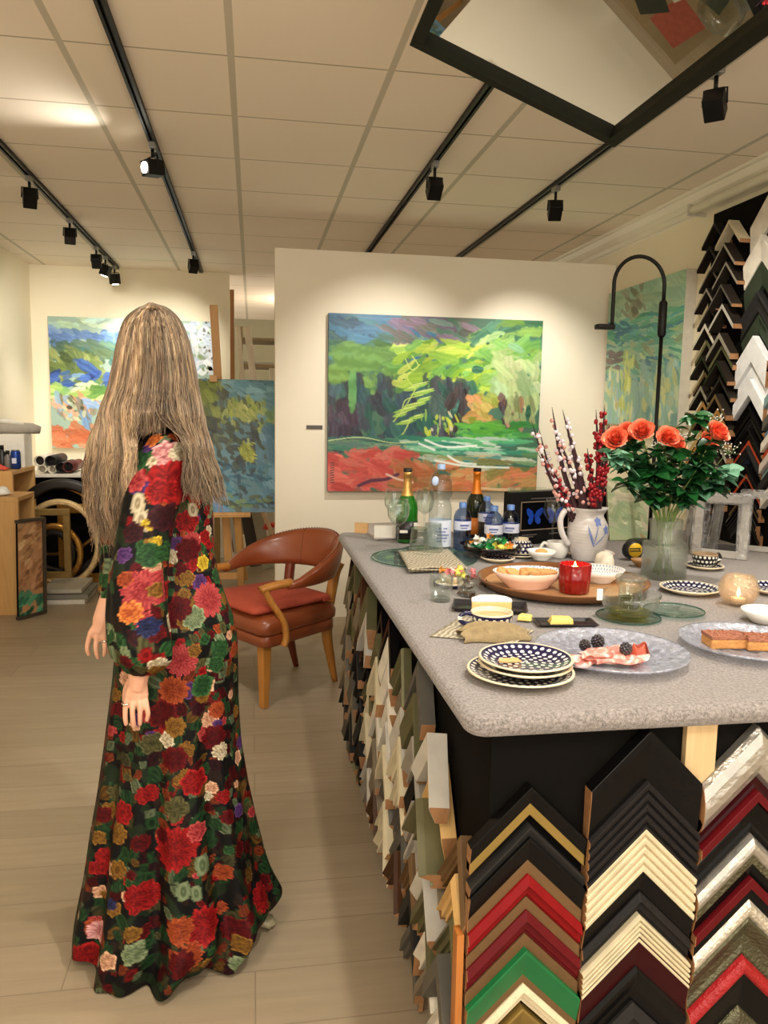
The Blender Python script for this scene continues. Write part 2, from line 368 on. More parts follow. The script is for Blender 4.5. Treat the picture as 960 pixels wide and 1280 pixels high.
# ================================================================== PAINTINGS
rs = np.random.RandomState(3)
def LIN(a):
    a = np.asarray(a, float)/255; return np.where(a <= .04045, a/12.92, ((a+.055)/1.055)**2.4)
class Art:
    def __init__(s, nx, ny, base):
        s.nx, s.ny = nx, ny; s.a = np.zeros((ny, nx, 3)); s.a[:] = base
        s.X, s.Y = np.meshgrid(np.linspace(0, 1, nx), np.linspace(0, 1, ny)); s.as_ = nx/ny
        nz = rs.rand(ny//6+3, nx//6+3); yi = np.linspace(0, ny//6+1, ny); xi = np.linspace(0, nx//6+1, nx)
        y0 = yi.astype(int); x0 = xi.astype(int); fy = (yi-y0)[:, None]; fx = (xi-x0)[None]
        s.nz = (nz[y0][:, x0]*(1-fy)*(1-fx)+nz[y0+1][:, x0]*fy*(1-fx)+nz[y0][:, x0+1]*(1-fy)*fx+nz[y0+1][:, x0+1]*fy*fx)
    def dab(s, cx, cy, rx, ry, ang, c, al=.9, edge=.35, bristle=14):
        R = max(rx, ry)*1.4; x0, x1 = int(max(0, (cx-R)*s.nx)), int(min(s.nx, (cx+R)*s.nx+1)); y0, y1 = int(max(0, (cy-R*s.as_)*s.ny)), int(min(s.ny, (cy+R*s.as_)*s.ny+1))
        if x1 <= x0 or y1 <= y0: return s
        dx = s.X[y0:y1, x0:x1]-cx; dy = (s.Y[y0:y1, x0:x1]-cy)/s.as_
        ca, sa = math.cos(ang), math.sin(ang); u = (dx*ca+dy*sa)/rx; v = (-dx*sa+dy*ca)/ry
        d = np.sqrt(u*u+v*v)+(s.nz[y0:y1, x0:x1]-.5)*edge
        m = np.clip((1-d)*5, 0, 1)*al
        br = bristle*np.sin(v*7+rs.rand()*6+3*s.nz[y0:y1, x0:x1])
        cc = np.clip(np.asarray(c, float)[None, None]+br[..., None], 0, 255)
        s.a[y0:y1, x0:x1] = s.a[y0:y1, x0:x1]*(1-m[..., None])+cc*m[..., None]; return s
    def field(s, n, box, cols, L=(.03, .08), W=(.008, .02), ang=(0, .5), al=.8, jit=14):
        x0, y0, x1, y1 = box
        for _ in range(n):
            c = np.array(cols[rs.randint(len(cols))], float)+rs.randn()*jit
            s.dab(x0+rs.rand()*(x1-x0), y0+rs.rand()*(y1-y0), L[0]+rs.rand()*(L[1]-L[0]), W[0]+rs.rand()*(W[1]-W[0]), ang[0]+(rs.rand()-.5)*2*ang[1], c, al, .6, 7)
        return s
    def line(s, pts, w, c, al=.9, n=14):
        P = bez([(a, b, 0) for a, b in pts], n)
        for p, q in zip(P, P[1:]):
            s.dab((p.x+q.x)/2, (p.y+q.y)/2, max(w, abs(q.x-p.x), abs(q.y-p.y)/s.as_)*.9, w, math.atan2((q.y-p.y)/s.as_, q.x-p.x), c, al, .2, 4)
        return s
def canvas(name, label, TL, TR, BL, art, th=.03, group=None, edge=None, cat='painting', group_=None, rough=.45):
    TL, TR, BL = Vector(TL), Vector(TR), Vector(BL); u = TR-TL; v = BL-TL; nrm = u.cross(v).normalized()
    if nrm.dot(Vector((0, 0, H))-TL) < 0: nrm = -nrm
    t = thing(name, label, cat, (TL+TR)/2+v, group=group); o0 = t.location.copy()
    ny, nx = art.a.shape[:2]; U, V = np.meshgrid(np.linspace(0, 1, nx), np.linspace(0, 1, ny))
    P = (np.array(TL-o0)[None, None]+U[..., None]*np.array(u)+V[..., None]*np.array(v)).reshape(-1, 3)
    i = np.arange(nx*ny).reshape(ny, nx); q = np.stack([i[:-1, :-1], i[1:, :-1], i[1:, 1:], i[:-1, 1:]], -1).reshape(-1, 4)
    me = bpy.data.meshes.new('painted_surface'); me.from_pydata(P.tolist(), [], q.tolist())
    at = me.attributes.new('paint', 'FLOAT_COLOR', 'POINT'); C = np.ones((nx*ny, 4)); C[:, :3] = LIN(art.a.reshape(-1, 3)); at.data.foreach_set('color', C.ravel())
    me.materials.append(attr_mat('oil_paint', rough, .25, 90)); me.update(); o = bpy.data.objects.new('painted_surface', me); col.objects.link(o); o.parent = t
    m = MB(); b = [TL-o0, TR-o0, TR-o0+v, BL-o0]; k = [p-nrm*th for p in b]; e = nrm*.0008
    m.add([p-e for p in b]+k, [(0, 1, 2, 3), (7, 6, 5, 4), (0, 4, 5, 1), (1, 5, 6, 2), (2, 6, 7, 3), (3, 7, 4, 0)]).build('canvas_edge', edge or mat('canvas_edge_white', (205, 198, 180), .8), t)
    return t
# --- large landscape on the partition
A = Art(380, 316, (70, 110, 90))
A.field(60, (0, 0, .45, .25), [(42, 92, 130), (60, 120, 160), (40, 80, 105), (70, 130, 140)], (.05, .12), (.015, .035), (.3, .6))
A.field(40, (.3, 0, .72, .2), [(120, 95, 125), (135, 110, 130), (90, 125, 110), (110, 110, 100)], (.05, .12), (.012, .03), (.35, .3))
A.field(40, (.68, 0, 1, .2), [(50, 100, 70), (110, 150, 60), (60, 120, 90), (130, 165, 80)], (.04, .1), (.015, .03), (-.3, .6))
A.field(60, (0, .18, .35, .42), [(95, 140, 62), (85, 130, 60), (110, 155, 70), (60, 110, 70)], (.04, .09), (.02, .04), (.2, .8))
A.field(90, (0, .36, .45, .72), [(42, 70, 85), (45, 85, 95), (50, 60, 70), (58, 62, 78), (40, 95, 85)], (.03, .08), (.015, .04), (1.4, .4))
A.field(25, (0, .5, .12, .7), [(72, 52, 70), (60, 50, 72)], (.03, .07), (.015, .03), (1.4, .4))
A.dab(.11, .42, .022, .13, 0, (95, 160, 85)).dab(.04, .33, .06, .06, 0, (118, 160, 65)).dab(.13, .25, .14, .07, .1, (100, 148, 64))
A.field(90, (.3, .14, .8, .38), [(150, 190, 55), (125, 170, 55), (175, 200, 70), (90, 150, 60), (190, 200, 80)], (.04, .1), (.012, .03), (-.3, .6))
A.field(40, (.72, .1, 1, .35), [(135, 180, 90), (110, 165, 75), (160, 190, 120), (120, 170, 130)], (.04, .08), (.015, .035), (.1, .8))
A.field(50, (.78, .24, .99, .5), [(172, 192, 130), (190, 200, 150), (160, 190, 140)], (.03, .08), (.02, .04), (1.2, .5))
A.field(60, (.42, .38, .68, .68), [(45, 78, 75), (50, 70, 68), (40, 95, 85), (45, 45, 60)], (.03, .08), (.015, .035), (1.2, .6))
A.field(24, (.56, .4, .66, .66), [(48, 38, 45), (62, 50, 52)], (.03, .06), (.01, .02), (1.7, .4))
A.field(40, (.66, .45, .8, .62), [(185, 140, 80), (170, 150, 70), (195, 130, 85), (140, 155, 60)], (.02, .05), (.012, .03), (.4, .9))
A.field(16, (.8, .44, .86, .6), [(60, 48, 60), (100, 70, 70)], (.02, .05), (.008, .02), (1.5, .3))
A.field(22, (.84, .46, .97, .62), [(165, 120, 95), (150, 165, 110), (120, 130, 90)], (.02, .06), (.01, .02), (1.5, .3))
A.dab(.945, .53, .014, .035, 0, (30, 85, 65)).dab(.69, .29, .03, .02, 0, (40, 95, 80))
A.field(36, (.62, .6, .98, .7), [(70, 150, 60), (95, 170, 60), (50, 130, 60)], (.03, .08), (.01, .02), (0, .2))
for cx_, cy_, l_ in ((.41, .39, .05), (.43, .43, .06), (.38, .41, .04), (.40, .50, .07), (.36, .53, .06), (.44, .47, .04), (.36, .60, .05), (.33, .56, .04), (.41, .57, .04)): A.dab(cx_, cy_, l_, .010, -.22, (160, 200, 78)).dab(cx_+.01, cy_-.012, l_*.8, .004, -.25, (205, 222, 130))
for p in ([(.38, .22), (.41, .28), (.36, .34), (.40, .41)], [(.40, .41), (.36, .5), (.30, .6)], [(.35, .24), (.38, .30), (.42, .27)], [(.44, .44), (.36, .47), (.34, .52)], [(.38, .58), (.35, .66), (.31, .70)]): A.line(p, .0028, (196, 218, 105))
A.field(26, (.43, .55, .62, .7), [(150, 190, 80), (190, 200, 60), (70, 110, 70), (210, 200, 170)], (.01, .035), (.004, .01), (1.3, .5))
A.field(70, (0, .69, .5, .78), [(50, 110, 95), (70, 130, 105), (60, 90, 85), (110, 140, 110)], (.05, .12), (.006, .014), (.02, .1))
A.field(70, (.4, .69, 1, .78), [(120, 190, 150), (200, 215, 200), (80, 170, 110), (60, 140, 120)], (.05, .12), (.006, .014), (.05, .1))
A.field(60, (.45, .78, 1, .9), [(120, 125, 70), (165, 150, 105), (60, 130, 125), (190, 200, 180), (100, 140, 90)], (.05, .12), (.008, .016), (.12, .12))
A.field(90, (0, .78, .4, 1), [(205, 85, 78), (215, 100, 88), (195, 75, 70), (190, 95, 80)], (.04, .09), (.015, .035), (.1, .5))
A.field(50, (.33, .84, .6, 1), [(175, 110, 75), (120, 115, 60), (150, 100, 60), (195, 120, 80)], (.03, .08), (.012, .03), (.4, .5))
A.field(60, (.6, .87, 1, 1), [(200, 130, 80), (190, 150, 95), (210, 120, 85), (150, 145, 85)], (.04, .09), (.012, .03), (-.2, .4))
for p in ([(.45, .7), (.55, .74), (.7, .73)], [(.5, .82), (.65, .85), (.86, .86)], [(.56, .79), (.62, .83), (.7, .84)], [(.42, .72), (.5, .76)]): A.line(p, .006, (225, 232, 225))
A.line([(.14, .97), (.2, .94), (.27, .93), (.33, .9)], .009, (95, 50, 75)).line([(.0, .71), (.15, .69), (.3, .72), (.42, .71)], .003, (190, 210, 150))
A.line([(.27, .9), (.33, .93), (.4, .95)], .006, (225, 190, 170)).line([(.7, .98), (.82, .99), (.92, .985)], .008, (225, 190, 150))
for i in range(9): A.line([(.012, .84+.014*i), (.03, .835+.014*i)], .0025, (70, 60, 60))
TLp = ony(411, 391, 5.36); TRp = ony(679, 400, 5.36); BLp = Vector((TLp.x, 5.36, ony(410, 614, 5.36).z)); TRp.z = TLp.z
canvas('painting', 'large green and coral abstract landscape on the white partition', TLp, TRp, BLp, A, .0485, edge=mat('canvas_edge_dark', (60, 80, 90), .7))
lb = ony(393, 534, 5.409)
tag(MB().box((-.055, -.006, -.013), (.055, 0, .013)).build('caption_plate', mat('caption_grey', (88, 84, 80), .6, var=.5, scale=160), loc=lb), 'tiny dark caption strip on the partition left of the big painting', 'label')
# --- landscape on the back wall
A = Art(330, 240, (150, 175, 160))
A.field(60, (0, 0, 1, .16), [(175, 205, 170), (190, 212, 180), (160, 195, 185)], (.03, .07), (.015, .03), (0, .3))
A.field(50, (0, .1, .55, .24), [(95, 130, 185), (110, 145, 200), (80, 115, 170), (105, 150, 215)], (.03, .07), (.015, .03), (.3, .25))
A.field(45, (0, .2, .6, .36), [(85, 110, 70), (70, 100, 75), (95, 130, 100), (60, 110, 100)], (.04, .1), (.012, .03), (.3, .3))
A.field(55, (0, .27, .3, .5), [(120, 140, 60), (95, 115, 50), (140, 150, 80), (80, 100, 50)], (.03, .08), (.015, .035), (.5, .6))
A.field(50, (0, .42, .45, .54), [(35, 70, 150), (50, 90, 170), (30, 60, 120), (110, 150, 200)], (.03, .06), (.01, .022), (-.25, .25))
A.dab(.22, .37, .09, .035, .5, (45, 85, 165)).field(50, (0, .5, .5, .64), [(200, 215, 130), (150, 185, 90), (215, 220, 170), (90, 140, 60)], (.04, .1), (.012, .03), (-.15, .3))
A.field(40, (0, .62, .45, .82), [(110, 150, 200), (140, 175, 210), (120, 110, 90), (215, 150, 120)], (.03, .07), (.012, .03), (.8, .8))
A.field(18, (.08, .62, .2, .8), [(60, 60, 40), (190, 190, 150), (80, 90, 60)], (.01, .035), (.006, .015), (.8, 1.2))
A.field(55, (0, .84, .6, 1), [(205, 115, 75), (215, 135, 95), (190, 105, 70)], (.04, .1), (.015, .03), (.2, .4))
A.field(120, (.45, .1, 1, 1), [(200, 210, 225), (150, 175, 210), (110, 140, 170), (120, 140, 90)], (.02, .05), (.015, .03), (.5, 1))
A.field(70, (.72, 0, 1, .4), [(230, 235, 240), (215, 220, 235), (190, 205, 225)], (.02, .05), (.012, .03), (.5, 1.2))
A.field(34, (.92, 0, 1, .5), [(120, 125, 110), (90, 110, 60), (60, 60, 60)], (.004, .014), (.003, .008), (.5, 1.5))
TLp = ony(59.5, 395, 7.74); TRp = ony(266, 403, 7.74); BLp = Vector((TLp.x, 7.74, ony(59, 560, 7.74).z)); TRp.z = TLp.z
canvas('painting', 'blue and green hill landscape on the far wall, partly behind the blonde hair', TLp, TRp, BLp, A, .058)
# --- flower canvas on the easel
A = Art(170, 280, (95, 140, 155))
A.field(60, (0, 0, 1, .3), [(105, 150, 165), (90, 140, 155), (120, 165, 175)], (.08, .2), (.04, .08), (.4, .6))
A.field(60, (.1, .02, .5, .45), [(70, 75, 50), (95, 110, 45), (130, 140, 55), (60, 65, 45)], (.05, .13), (.03, .06), (.9, .7))
A.field(22, (.15, .02, .32, .18), [(150, 165, 60), (120, 135, 45)], (.05, .1), (.02, .05), (1.2, .5))
A.field(60, (.42, .14, .85, .38), [(150, 170, 85), (165, 180, 100), (90, 100, 55), (60, 70, 50), (185, 195, 110)], (.04, .11), (.02, .05), (1.3, .6))
A.field(20, (.88, .2, 1, .38), [(140, 165, 90), (110, 150, 110)], (.04, .1), (.02, .05), (1.3, .4))
A.field(90, (.2, .33, .85, .68), [(55, 65, 60), (70, 85, 65), (90, 130, 140), (45, 55, 50), (85, 95, 60)], (.04, .1), (.02, .045), (.9, .8))
A.field(50, (.8, .35, 1, 1), [(100, 150, 180), (115, 160, 190), (85, 135, 160)], (.05, .12), (.03, .06), (1.2, .5))
A.field(90, (.1, .64, .9, .95), [(45, 105, 130), (60, 125, 150), (35, 85, 110), (90, 150, 175), (50, 70, 75)], (.05, .12), (.012, .03), (.5, 1.2))
A.field(26, (.45, 0, 1, .14), [(118, 168, 185), (105, 158, 178), (130, 180, 192)], (.06, .12), (.03, .05), (.3, .6))
A.field(30, (.45, .16, .8, .3), [(165, 182, 70), (150, 170, 80), (190, 198, 110)], (.03, .08), (.012, .03), (1.3, .5))
A.dab(.66, .55, .13, .085, 1.2, (165, 175, 45)).field(30, (.57, .47, .76, .62), [(185, 195, 70), (150, 160, 40), (200, 205, 90)], (.02, .05), (.008, .018), (1.2, 1.2))
A.field(24, (.3, .87, .95, 1), [(120, 150, 90), (70, 80, 50), (100, 130, 160)], (.04, .09), (.02, .03), (.3, .5))
A.field(20, (0, .85, .35, 1), [(95, 140, 190), (110, 150, 195)], (.05, .1), (.03, .05), (.8, .5))
TLp = ony(234, 473, 6.0); TRp = ony(342.5, 476, 6.0); BLp = ony(240, 640.5, 5.86); TRp.z = TLp.z
canvas('painting', 'yellow-green flower painting standing on the wooden easel', TLp, TRp, BLp, A, .025)
ea = thing('easel', 'light wooden easel holding the flower painting behind the red chair', 'easel', (-.12, 6.2, 0)); e0 = Vector(ea.location)
M_BEECH = wood('beech_wood', (214, 158, 92), (232, 182, 116), 2)
def L_(v): return Vector(v)-e0
MB().bar(L_((-.20, 6.30, .25)), L_(ony(267, 381, 6.14)), .06, .03, up=(0, 1, 0)).build('mast', M_BEECH, ea, bevel=.006)
MB().bar(L_((-.42, 5.93, .69)), L_((-.02, 5.93, .69)), .13, .035, up=(0, 0, 1)).box(tuple(L_((-.42, 5.87, .66))), tuple(L_((-.02, 5.885, .715)))).build('tray', M_BEECH, ea, bevel=.003)
MB().bar(L_((-.10, 6.36, 0)), L_((-.12, 5.97, .68)), .05, .03, up=(0, 1, 0)).build('leg', M_BEECH, ea, bevel=.004)
MB().bar(L_((-.48, 6.36, 0)), L_((-.36, 5.97, .68)), .05, .03, up=(0, 1, 0)).build('leg', M_BEECH, ea, bevel=.004)
MB().bar(L_((-.07, 6.75, 0)), L_((-.20, 6.3, 1.3)), .04, .03, up=(0, 1, 0)).build('leg', M_BEECH, ea, bevel=.004)
MB().bar(L_((-.5, 6.34, .12)), L_((-.08, 6.34, .12)), .05, .03, up=(0, 1, 0)).build('crossbar', M_BEECH, ea)
MB().box(tuple(L_(ony(262, 477, 5.96))), tuple(L_(ony(272, 470, 6.08)))).build('canvas_clamp', M_BEECH, ea)
kn = ony(263, 461, 6.07); MB().tube([L_(kn+Vector((0, -.03, 0))), L_(kn)], .016, 8).build('knob', M_BLACK, ea)
# --- tall canvas on the right wall
A = Art(170, 300, (150, 190, 165))
A.field(50, (0, 0, 1, .22), [(160, 195, 165), (145, 185, 160), (175, 205, 175)], (.08, .18), (.04, .08), (.8, .8))
A.field(20, (.25, 0, .55, .22), [(120, 125, 105), (135, 140, 115)], (.05, .1), (.02, .05), (1.2, .5))
A.field(70, (0, .22, 1, .4), [(60, 150, 155), (70, 160, 120), (50, 120, 150), (90, 175, 140), (110, 190, 180)], (.06, .16), (.02, .045), (.1, .5))
A.field(80, (0, .35, 1, .62), [(140, 190, 150), (100, 170, 150), (180, 200, 150), (80, 160, 150), (150, 165, 130)], (.05, .13), (.02, .04), (.3, .8))
A.field(18, (0, .45, .2, .58), [(110, 100, 100), (130, 115, 110)], (.05, .1), (.02, .05), (0, .5))
A.field(26, (.45, .52, 1, .72), [(60, 110, 150), (90, 140, 160), (60, 150, 160)], (.05, .12), (.015, .03), (.7, .5))
A.field(120, (0, .6, 1, 1), [(225, 220, 185), (190, 205, 170), (150, 190, 185), (205, 205, 140), (120, 170, 170)], (.06, .16), (.02, .045), (1.5, .2))
A.field(20, (.25, .5, .4, .9), [(205, 215, 120), (190, 200, 90)], (.06, .14), (.01, .03), (1.5, .15))
TLp = Vector((2.49, 5.35, 2.31)); TRp = Vector((2.49, 4.34, 2.31)); BLp = Vector((2.49, 5.35, 1.40))
canvas('painting', 'tall teal and cream waterfall-like canvas on the right wall behind the bent lamp', TLp, TRp, BLp, A, .069)
# ================================================================== LEFT CORNER FURNITURE
M_OAK = wood('golden_oak', (196, 146, 82), (222, 176, 110), 2, 10)
def corner_box(name, label, x0, x1, y0, y1, z0, z1, group=None):
    t = thing(name, label, 'cabinet', ((x0+x1)/2, (y0+y1)/2, z0)); o = Vector(t.location); q = .03
    def B(n_, a, b): MB().box(tuple(Vector(a)-o), tuple(Vector(b)-o)).build(n_, M_OAK, t, bevel=.002)
    B('top_board', (x0, y0, z1-q), (x1, y1, z1)); B('front_panel', (x0, y0, z0), (x1, y0+.03, z1-q)); B('back_panel', (x0, y1-.03, z0), (x1, y1, z1-q))
    B('side_panel', (x0, y0+.03, z0), (x0+.03, y1-.03, z1-q)); B('bottom_board', (x0+.03, y0+.03, z0), (x1, y1-.03, z0+.03)); return t
corner_box('oak_plinth', 'lower golden oak cabinet at the left edge with a white dish on top', -2.0, -1.60, 5.70, 6.12, 0, .828)
corner_box('oak_plinth', 'taller golden oak cabinet behind, holding the blue can and a white box', -2.0, -1.755, 6.14, 6.76, 0, .975)
p = ony(10, 616, 5.85); d_ = thing('saucer', 'small white dish with a lump on the lower oak cabinet', 'dish', (-1.765, 5.86, .829))
MB().lathe([(0, 0), (.05, 0), (.085, .014), (.083, .018), (.05, .005), (0, .005)], 28).build('plate', mat('white_ceramic', (236, 234, 228), .2), d_)
MB().lathe([(0, .0), (.045, .0), (.048, .02), (.03, .05), (.012, .056), (0, .056)], 20, c=(.02, 0, .006)).build('cup', mat('white_ceramic', (236, 234, 228), .2), d_)
cn = thing('drink_can', 'blue metal can standing on the taller oak cabinet', 'can', (ony(20, 580, 6.36).x, 6.36, .976))
MB().lathe([(0, 0), (.028, 0), (.036, .012), (.036, .125), (.03, .14), (0, .14)], 24).build('body', mat('can_blue', (28, 62, 140), .3, metal=.5, var=.3, scale=40), cn)
MB().lathe([(0, .139), (.028, .139), (.03, .145), (.028, .143), (0, .141)], 24).build('rim', M_SIL, cn)
MB().box((-.018, -.0375, .045), (.014, -.035, .085)).build('label_mark', mat('can_white', (210, 215, 230), .4), cn)
for i, (x, h, lb) in enumerate(((ony(2, 580, 6.36).x, .17, 'dark spray bottle at the left edge of the taller oak cabinet'), (ony(9, 580, 6.36).x, .13, 'grey jar between the dark bottle and the blue can'))):
    b = thing('bottle', lb, 'bottle', (x, 6.38, .976)); MB().lathe([(0, 0), (.026, 0), (.028, .01), (.028, h*.7), (.012, h*.85), (.012, h)], 18).build('body', mat('bottle_dark' if i == 0 else 'jar_grey', ((34, 34, 38), (110, 104, 98))[i], .3), b)
    MB().lathe([(0, h*.86), (.015, h*.86), (.015, h+.01), (0, h+.01)], 16).build('cap', M_BLACK, b)
rg = MB(); rr = random.Random(5)
rg.sheet(lambda u, v: (-1.985+.18*u, 6.17+.08*v, .979+.035*math.sin(PI*u)*math.sin(PI*v)+.018*math.sin(17*u+9*v)**2), 16, 8, th=.003)
tag(rg.build('cloth', mat('coral_cloth', (214, 84, 66), .9)), 'crumpled coral-red cloth on the front edge of the taller oak cabinet', 'cloth')
tag(MB().box((-2.0, 6.52, .976), (-1.765, 6.74, 1.235)).build('storage_box', mat('white_card', (232, 228, 216), .7), bevel=.004), 'plain white box standing on the taller oak cabinet', 'box')
rl = thing('fabric_roll', 'grey and white rolled padding lying on the white box', 'roll', (-1.93, 6.62, 1.236))
MB().tube([(-.07, 0, .045), (0, .0, .05), (.20, .03, .042), (.25, .05, .03)], [.045, .048, .042, .03], 14).build('outer_roll', mat('roll_grey', (168, 160, 148), .8), rl)
MB().tube([(-.07, -.03, .10), (.05, -.02, .095), (.14, 0, .075)], [.02, .02, .012], 10).build('inner_flap', mat('white_card', (232, 228, 216), .7), rl)
# canvas leaning beside the cabinet
A = Art(70, 200, (170, 125, 85))
A.field(50, (0, 0, 1, .5), [(190, 150, 105), (150, 110, 75), (205, 170, 125), (130, 95, 65)], (.1, .25), (.05, .1), (-.5, .3)).field(30, (0, .45, 1, .75), [(150, 105, 70), (120, 80, 55), (180, 130, 90)], (.1, .2), (.05, .1), (-.8, .3))
A.field(30, (0, .75, 1, 1), [(40, 110, 80), (60, 135, 100), (35, 90, 70)], (.12, .25), (.06, .1), (-.5, .4))
canvas('framed_painting', 'dark-framed painting of warm brown and green leaning against the lower oak cabinet', (-1.585, 5.62, .665), (-1.465, 5.78, .665), (-1.585, 5.56, .02), A, .02, edge=M_DARK)
fr = bpy.data.objects['framed_painting']; fo = Vector(fr.location); m = MB()
def W_(a, b, w_=.022): m.bar(Vector(a)-fo, Vector(b)-fo, w_, .03, up=(.7, -.7, 0))
W_((-1.592, 5.61, .672), (-1.457, 5.79, .672)); W_((-1.46, 5.786, .68), (-1.46, 5.726, .005)); W_((-1.592, 5.55, .012), (-1.457, 5.73, .012)); m.build('frame', mat('frame_umber', (62, 52, 42), .5), fr)
# white worktable
tb = thing('work_table', 'white-topped table in the far left corner with rolled papers on it', 'table', (-1.35, 7.2, 0)); o = Vector(tb.location)
MB().box((-.64, -.40, .875), (.45, .50, .90)).build('table_top', mat('white_laminate', (228, 222, 208), .4), tb, bevel=.003)
for x, y in ((-.6, .44), (.41, .44), (.41, -.33)): MB().box((x-.02, y-.02, 0), (x+.02, y+.02, .875)).build('leg', mat('leg_dark', (48, 40, 32), .6), tb)
tubes = [(48, 570, .047, 'white', 'dark'), (62, 572, .05, 'black', 'dark'), (51, 583, .036, 'white', 'white'), (64, 584, .034, 'white', 'white'), (75, 571, .05, 'black', 'dark'), (84, 570, .055, 'brownish', 'dark')]
for i, (px, py, r, c_, inn) in enumerate(tubes):
    p = ony(px, py, 6.86); z = .901+r if py > 577 or i > 3 else .901+.068+r
    if i in (0, 1): z = .901+.075+.03
    r = min(r, .045); lab = ['white cardboard tube, upper left of the heap', 'black tube with a pale rim, upper row of the heap', 'white tube end, lower left of the heap', 'white tube end, lower right beside the first', 'black tube resting right of the white ends', 'maroon-lined tube at the right of the heap'][i]
    t = thing('paper_roll', lab+' on the far left table', 'paper roll', (p.x, 6.88, z), group='rolls on the far left table')
    MB().lathe([(r*.86, 0), (r, 0), (r, .42), (r*.86, .42)], 20, close=True).build('tube', mat('tube_'+c_, dict(white=(225, 218, 200), black=(26, 24, 22), brownish=(96, 34, 28))[c_], .5), t)
    MB().lathe([(0, .05), (r*.85, .05), (r*.85, .06), (0, .06)], 20).build('core', mat('tube_core_'+inn, (150, 142, 128) if inn == 'white' else (24, 20, 18), .8), t)
    t.rotation_euler = (-PI/2, 0, 0)
tag(MB().box((-1.20, 6.98, .901), (-.98, 7.2, 1.10)).build('storage_box', mat('white_card', (232, 228, 216), .7), bevel=.01), 'white carton on the far left table, half behind the hair', 'box')
# picture frames stored under and before the table
def ring(name, label, px, py, Y, rx, rz_, w_, matf, tilt=0.0, group='round frames under the far left table', cat='frame', orn=0):
    c = ony(px, py, Y); c.z = max(c.z, rz_+w_+.002)
    t = thing(name, label, cat, (c.x, Y, c.z), group=group); m = MB(); n_ = 64; prof = [(-1, 0), (-.9, .6), (-.5, 1), (-.1, .65), (.3, .9), (.8, .4), (1, 0)]
    vs = []; fs = []
    for j in range(n_):
        a = 2*PI*j/n_
        for q, h in prof:
            rr_ = 1+(q*w_/2)/rx; jj = 1+orn*.25*math.sin(a*26)*h
            vs.append((rx*rr_*math.cos(a), -.028*h*jj, (rz_+q*w_/2)*math.sin(a)))
    k = len(prof)
    for j in range(n_):
        for i in range(k): a = j*k+i; b = j*k+(i+1) % k; a2 = (j+1) % n_*k+i; b2 = (j+1) % n_*k+(i+1) % k; fs.append((a, b, b2, a2))
    m.add(vs, fs, 0, True).build('ring', matf, t); t.rotation_euler.x = tilt; return t
M_GOLD = mat('ornate_gold', (170, 122, 52), .3, metal=.8, var=.5, scale=60, bump=.8, bscale=80)
M_GOLDL = mat('pale_gilt', (206, 176, 124), .35, metal=.5, var=.5, scale=90, bump=1.0, bscale=100)
M_UMB = mat('dark_umber', (30, 24, 18), .4)
ring('round_frame', 'large round frame with a pale gilt rim under the far left table', 76, 690, 6.45, .285, .33, .05, M_GOLDL, orn=1)
ring('round_frame', 'smaller gold oval frame nested inside the pale gilt one', 68, 692, 6.56, .20, .225, .05, M_GOLD)
ring('round_frame', 'innermost dark oval frame nested in the gold ones', 66, 692, 6.62, .155, .175, .05, M_UMB)
ring('round_frame', 'wide black round frame behind the gilt one', 80, 688, 6.7, .36, .37, .09, M_UMB)
ring('round_frame', 'big dark frame with a thin gold edge right under the table top', 62, 650, 6.85, .40, .29, .03, M_GOLD)
def rect_frame(name, label, x0, x1, Y, z0, z1, w_, mt, lean=.0, dep=.04):
    t = thing(name, label, 'frame', ((x0+x1)/2, Y, z0), group='rectangular frames by the far left table'); hw_ = (x1-x0)/2; h = z1-z0
    m = MB().box((-hw_, -dep/2, 0), (hw_, dep/2, w_)).box((-hw_, -dep/2, h-w_), (hw_, dep/2, h)).box((-hw_, -dep/2, w_), (-hw_+w_, dep/2, h-w_)).box((hw_-w_, -dep/2, w_), (hw_, dep/2, h-w_))
    m.build('moulding', mt, t, bevel=.004); t.rotation_euler.x = lean; return t
a = ony(87, 636, 6.3); rect_frame('picture_frame', 'thin antique gold frame standing in front of the round frames', -1.66, a.x, 6.3, .135, a.z, .05, mat('antique_gold', (140, 112, 58), .45, metal=.4, var=.3))
a = ony(138, 632, 6.55); b = ony(105, 632, 6.55); rect_frame('picture_frame', 'ornate carved gold frame standing at the right end of the far left table', b.x-.25, a.x, 6.75, .0, .66, .075, M_GOLD)
a = ony(282, 640, 7.0); rect_frame('picture_frame', 'dark gold frame seen between the woman and the easel legs', -.52, -.30, 7.2, 0, .95, .05, mat('antique_gold', (140, 112, 58), .45, metal=.4, var=.3))
for i, (x1, y0, z0, c_) in enumerate(((-1.24, 5.98, .0, 'pale'), (-1.22, 6.0, .035, 'grey'), (-1.27, 6.03, .072, 'pale2'))):
    tag(MB().box((-1.60+.02*i, y0, z0), (x1, y0+.42, z0+.032)).build('board', mat('board_'+c_, dict(pale=(205, 200, 186), grey=(122, 118, 106), pale2=(176, 170, 152))[c_], .7), bevel=.002), ['pale board at the bottom of the stack under the gold frame', 'grey middle board of the stack under the gold frame', 'top board of the stack under the gold frame'][i], 'board')
tag(MB().box((-1.98, 7.02, 0), (-.92, 7.04, .86)).build('backing_sheet', M_DARK), 'black sheet closing the space under the far left table', 'sheet')
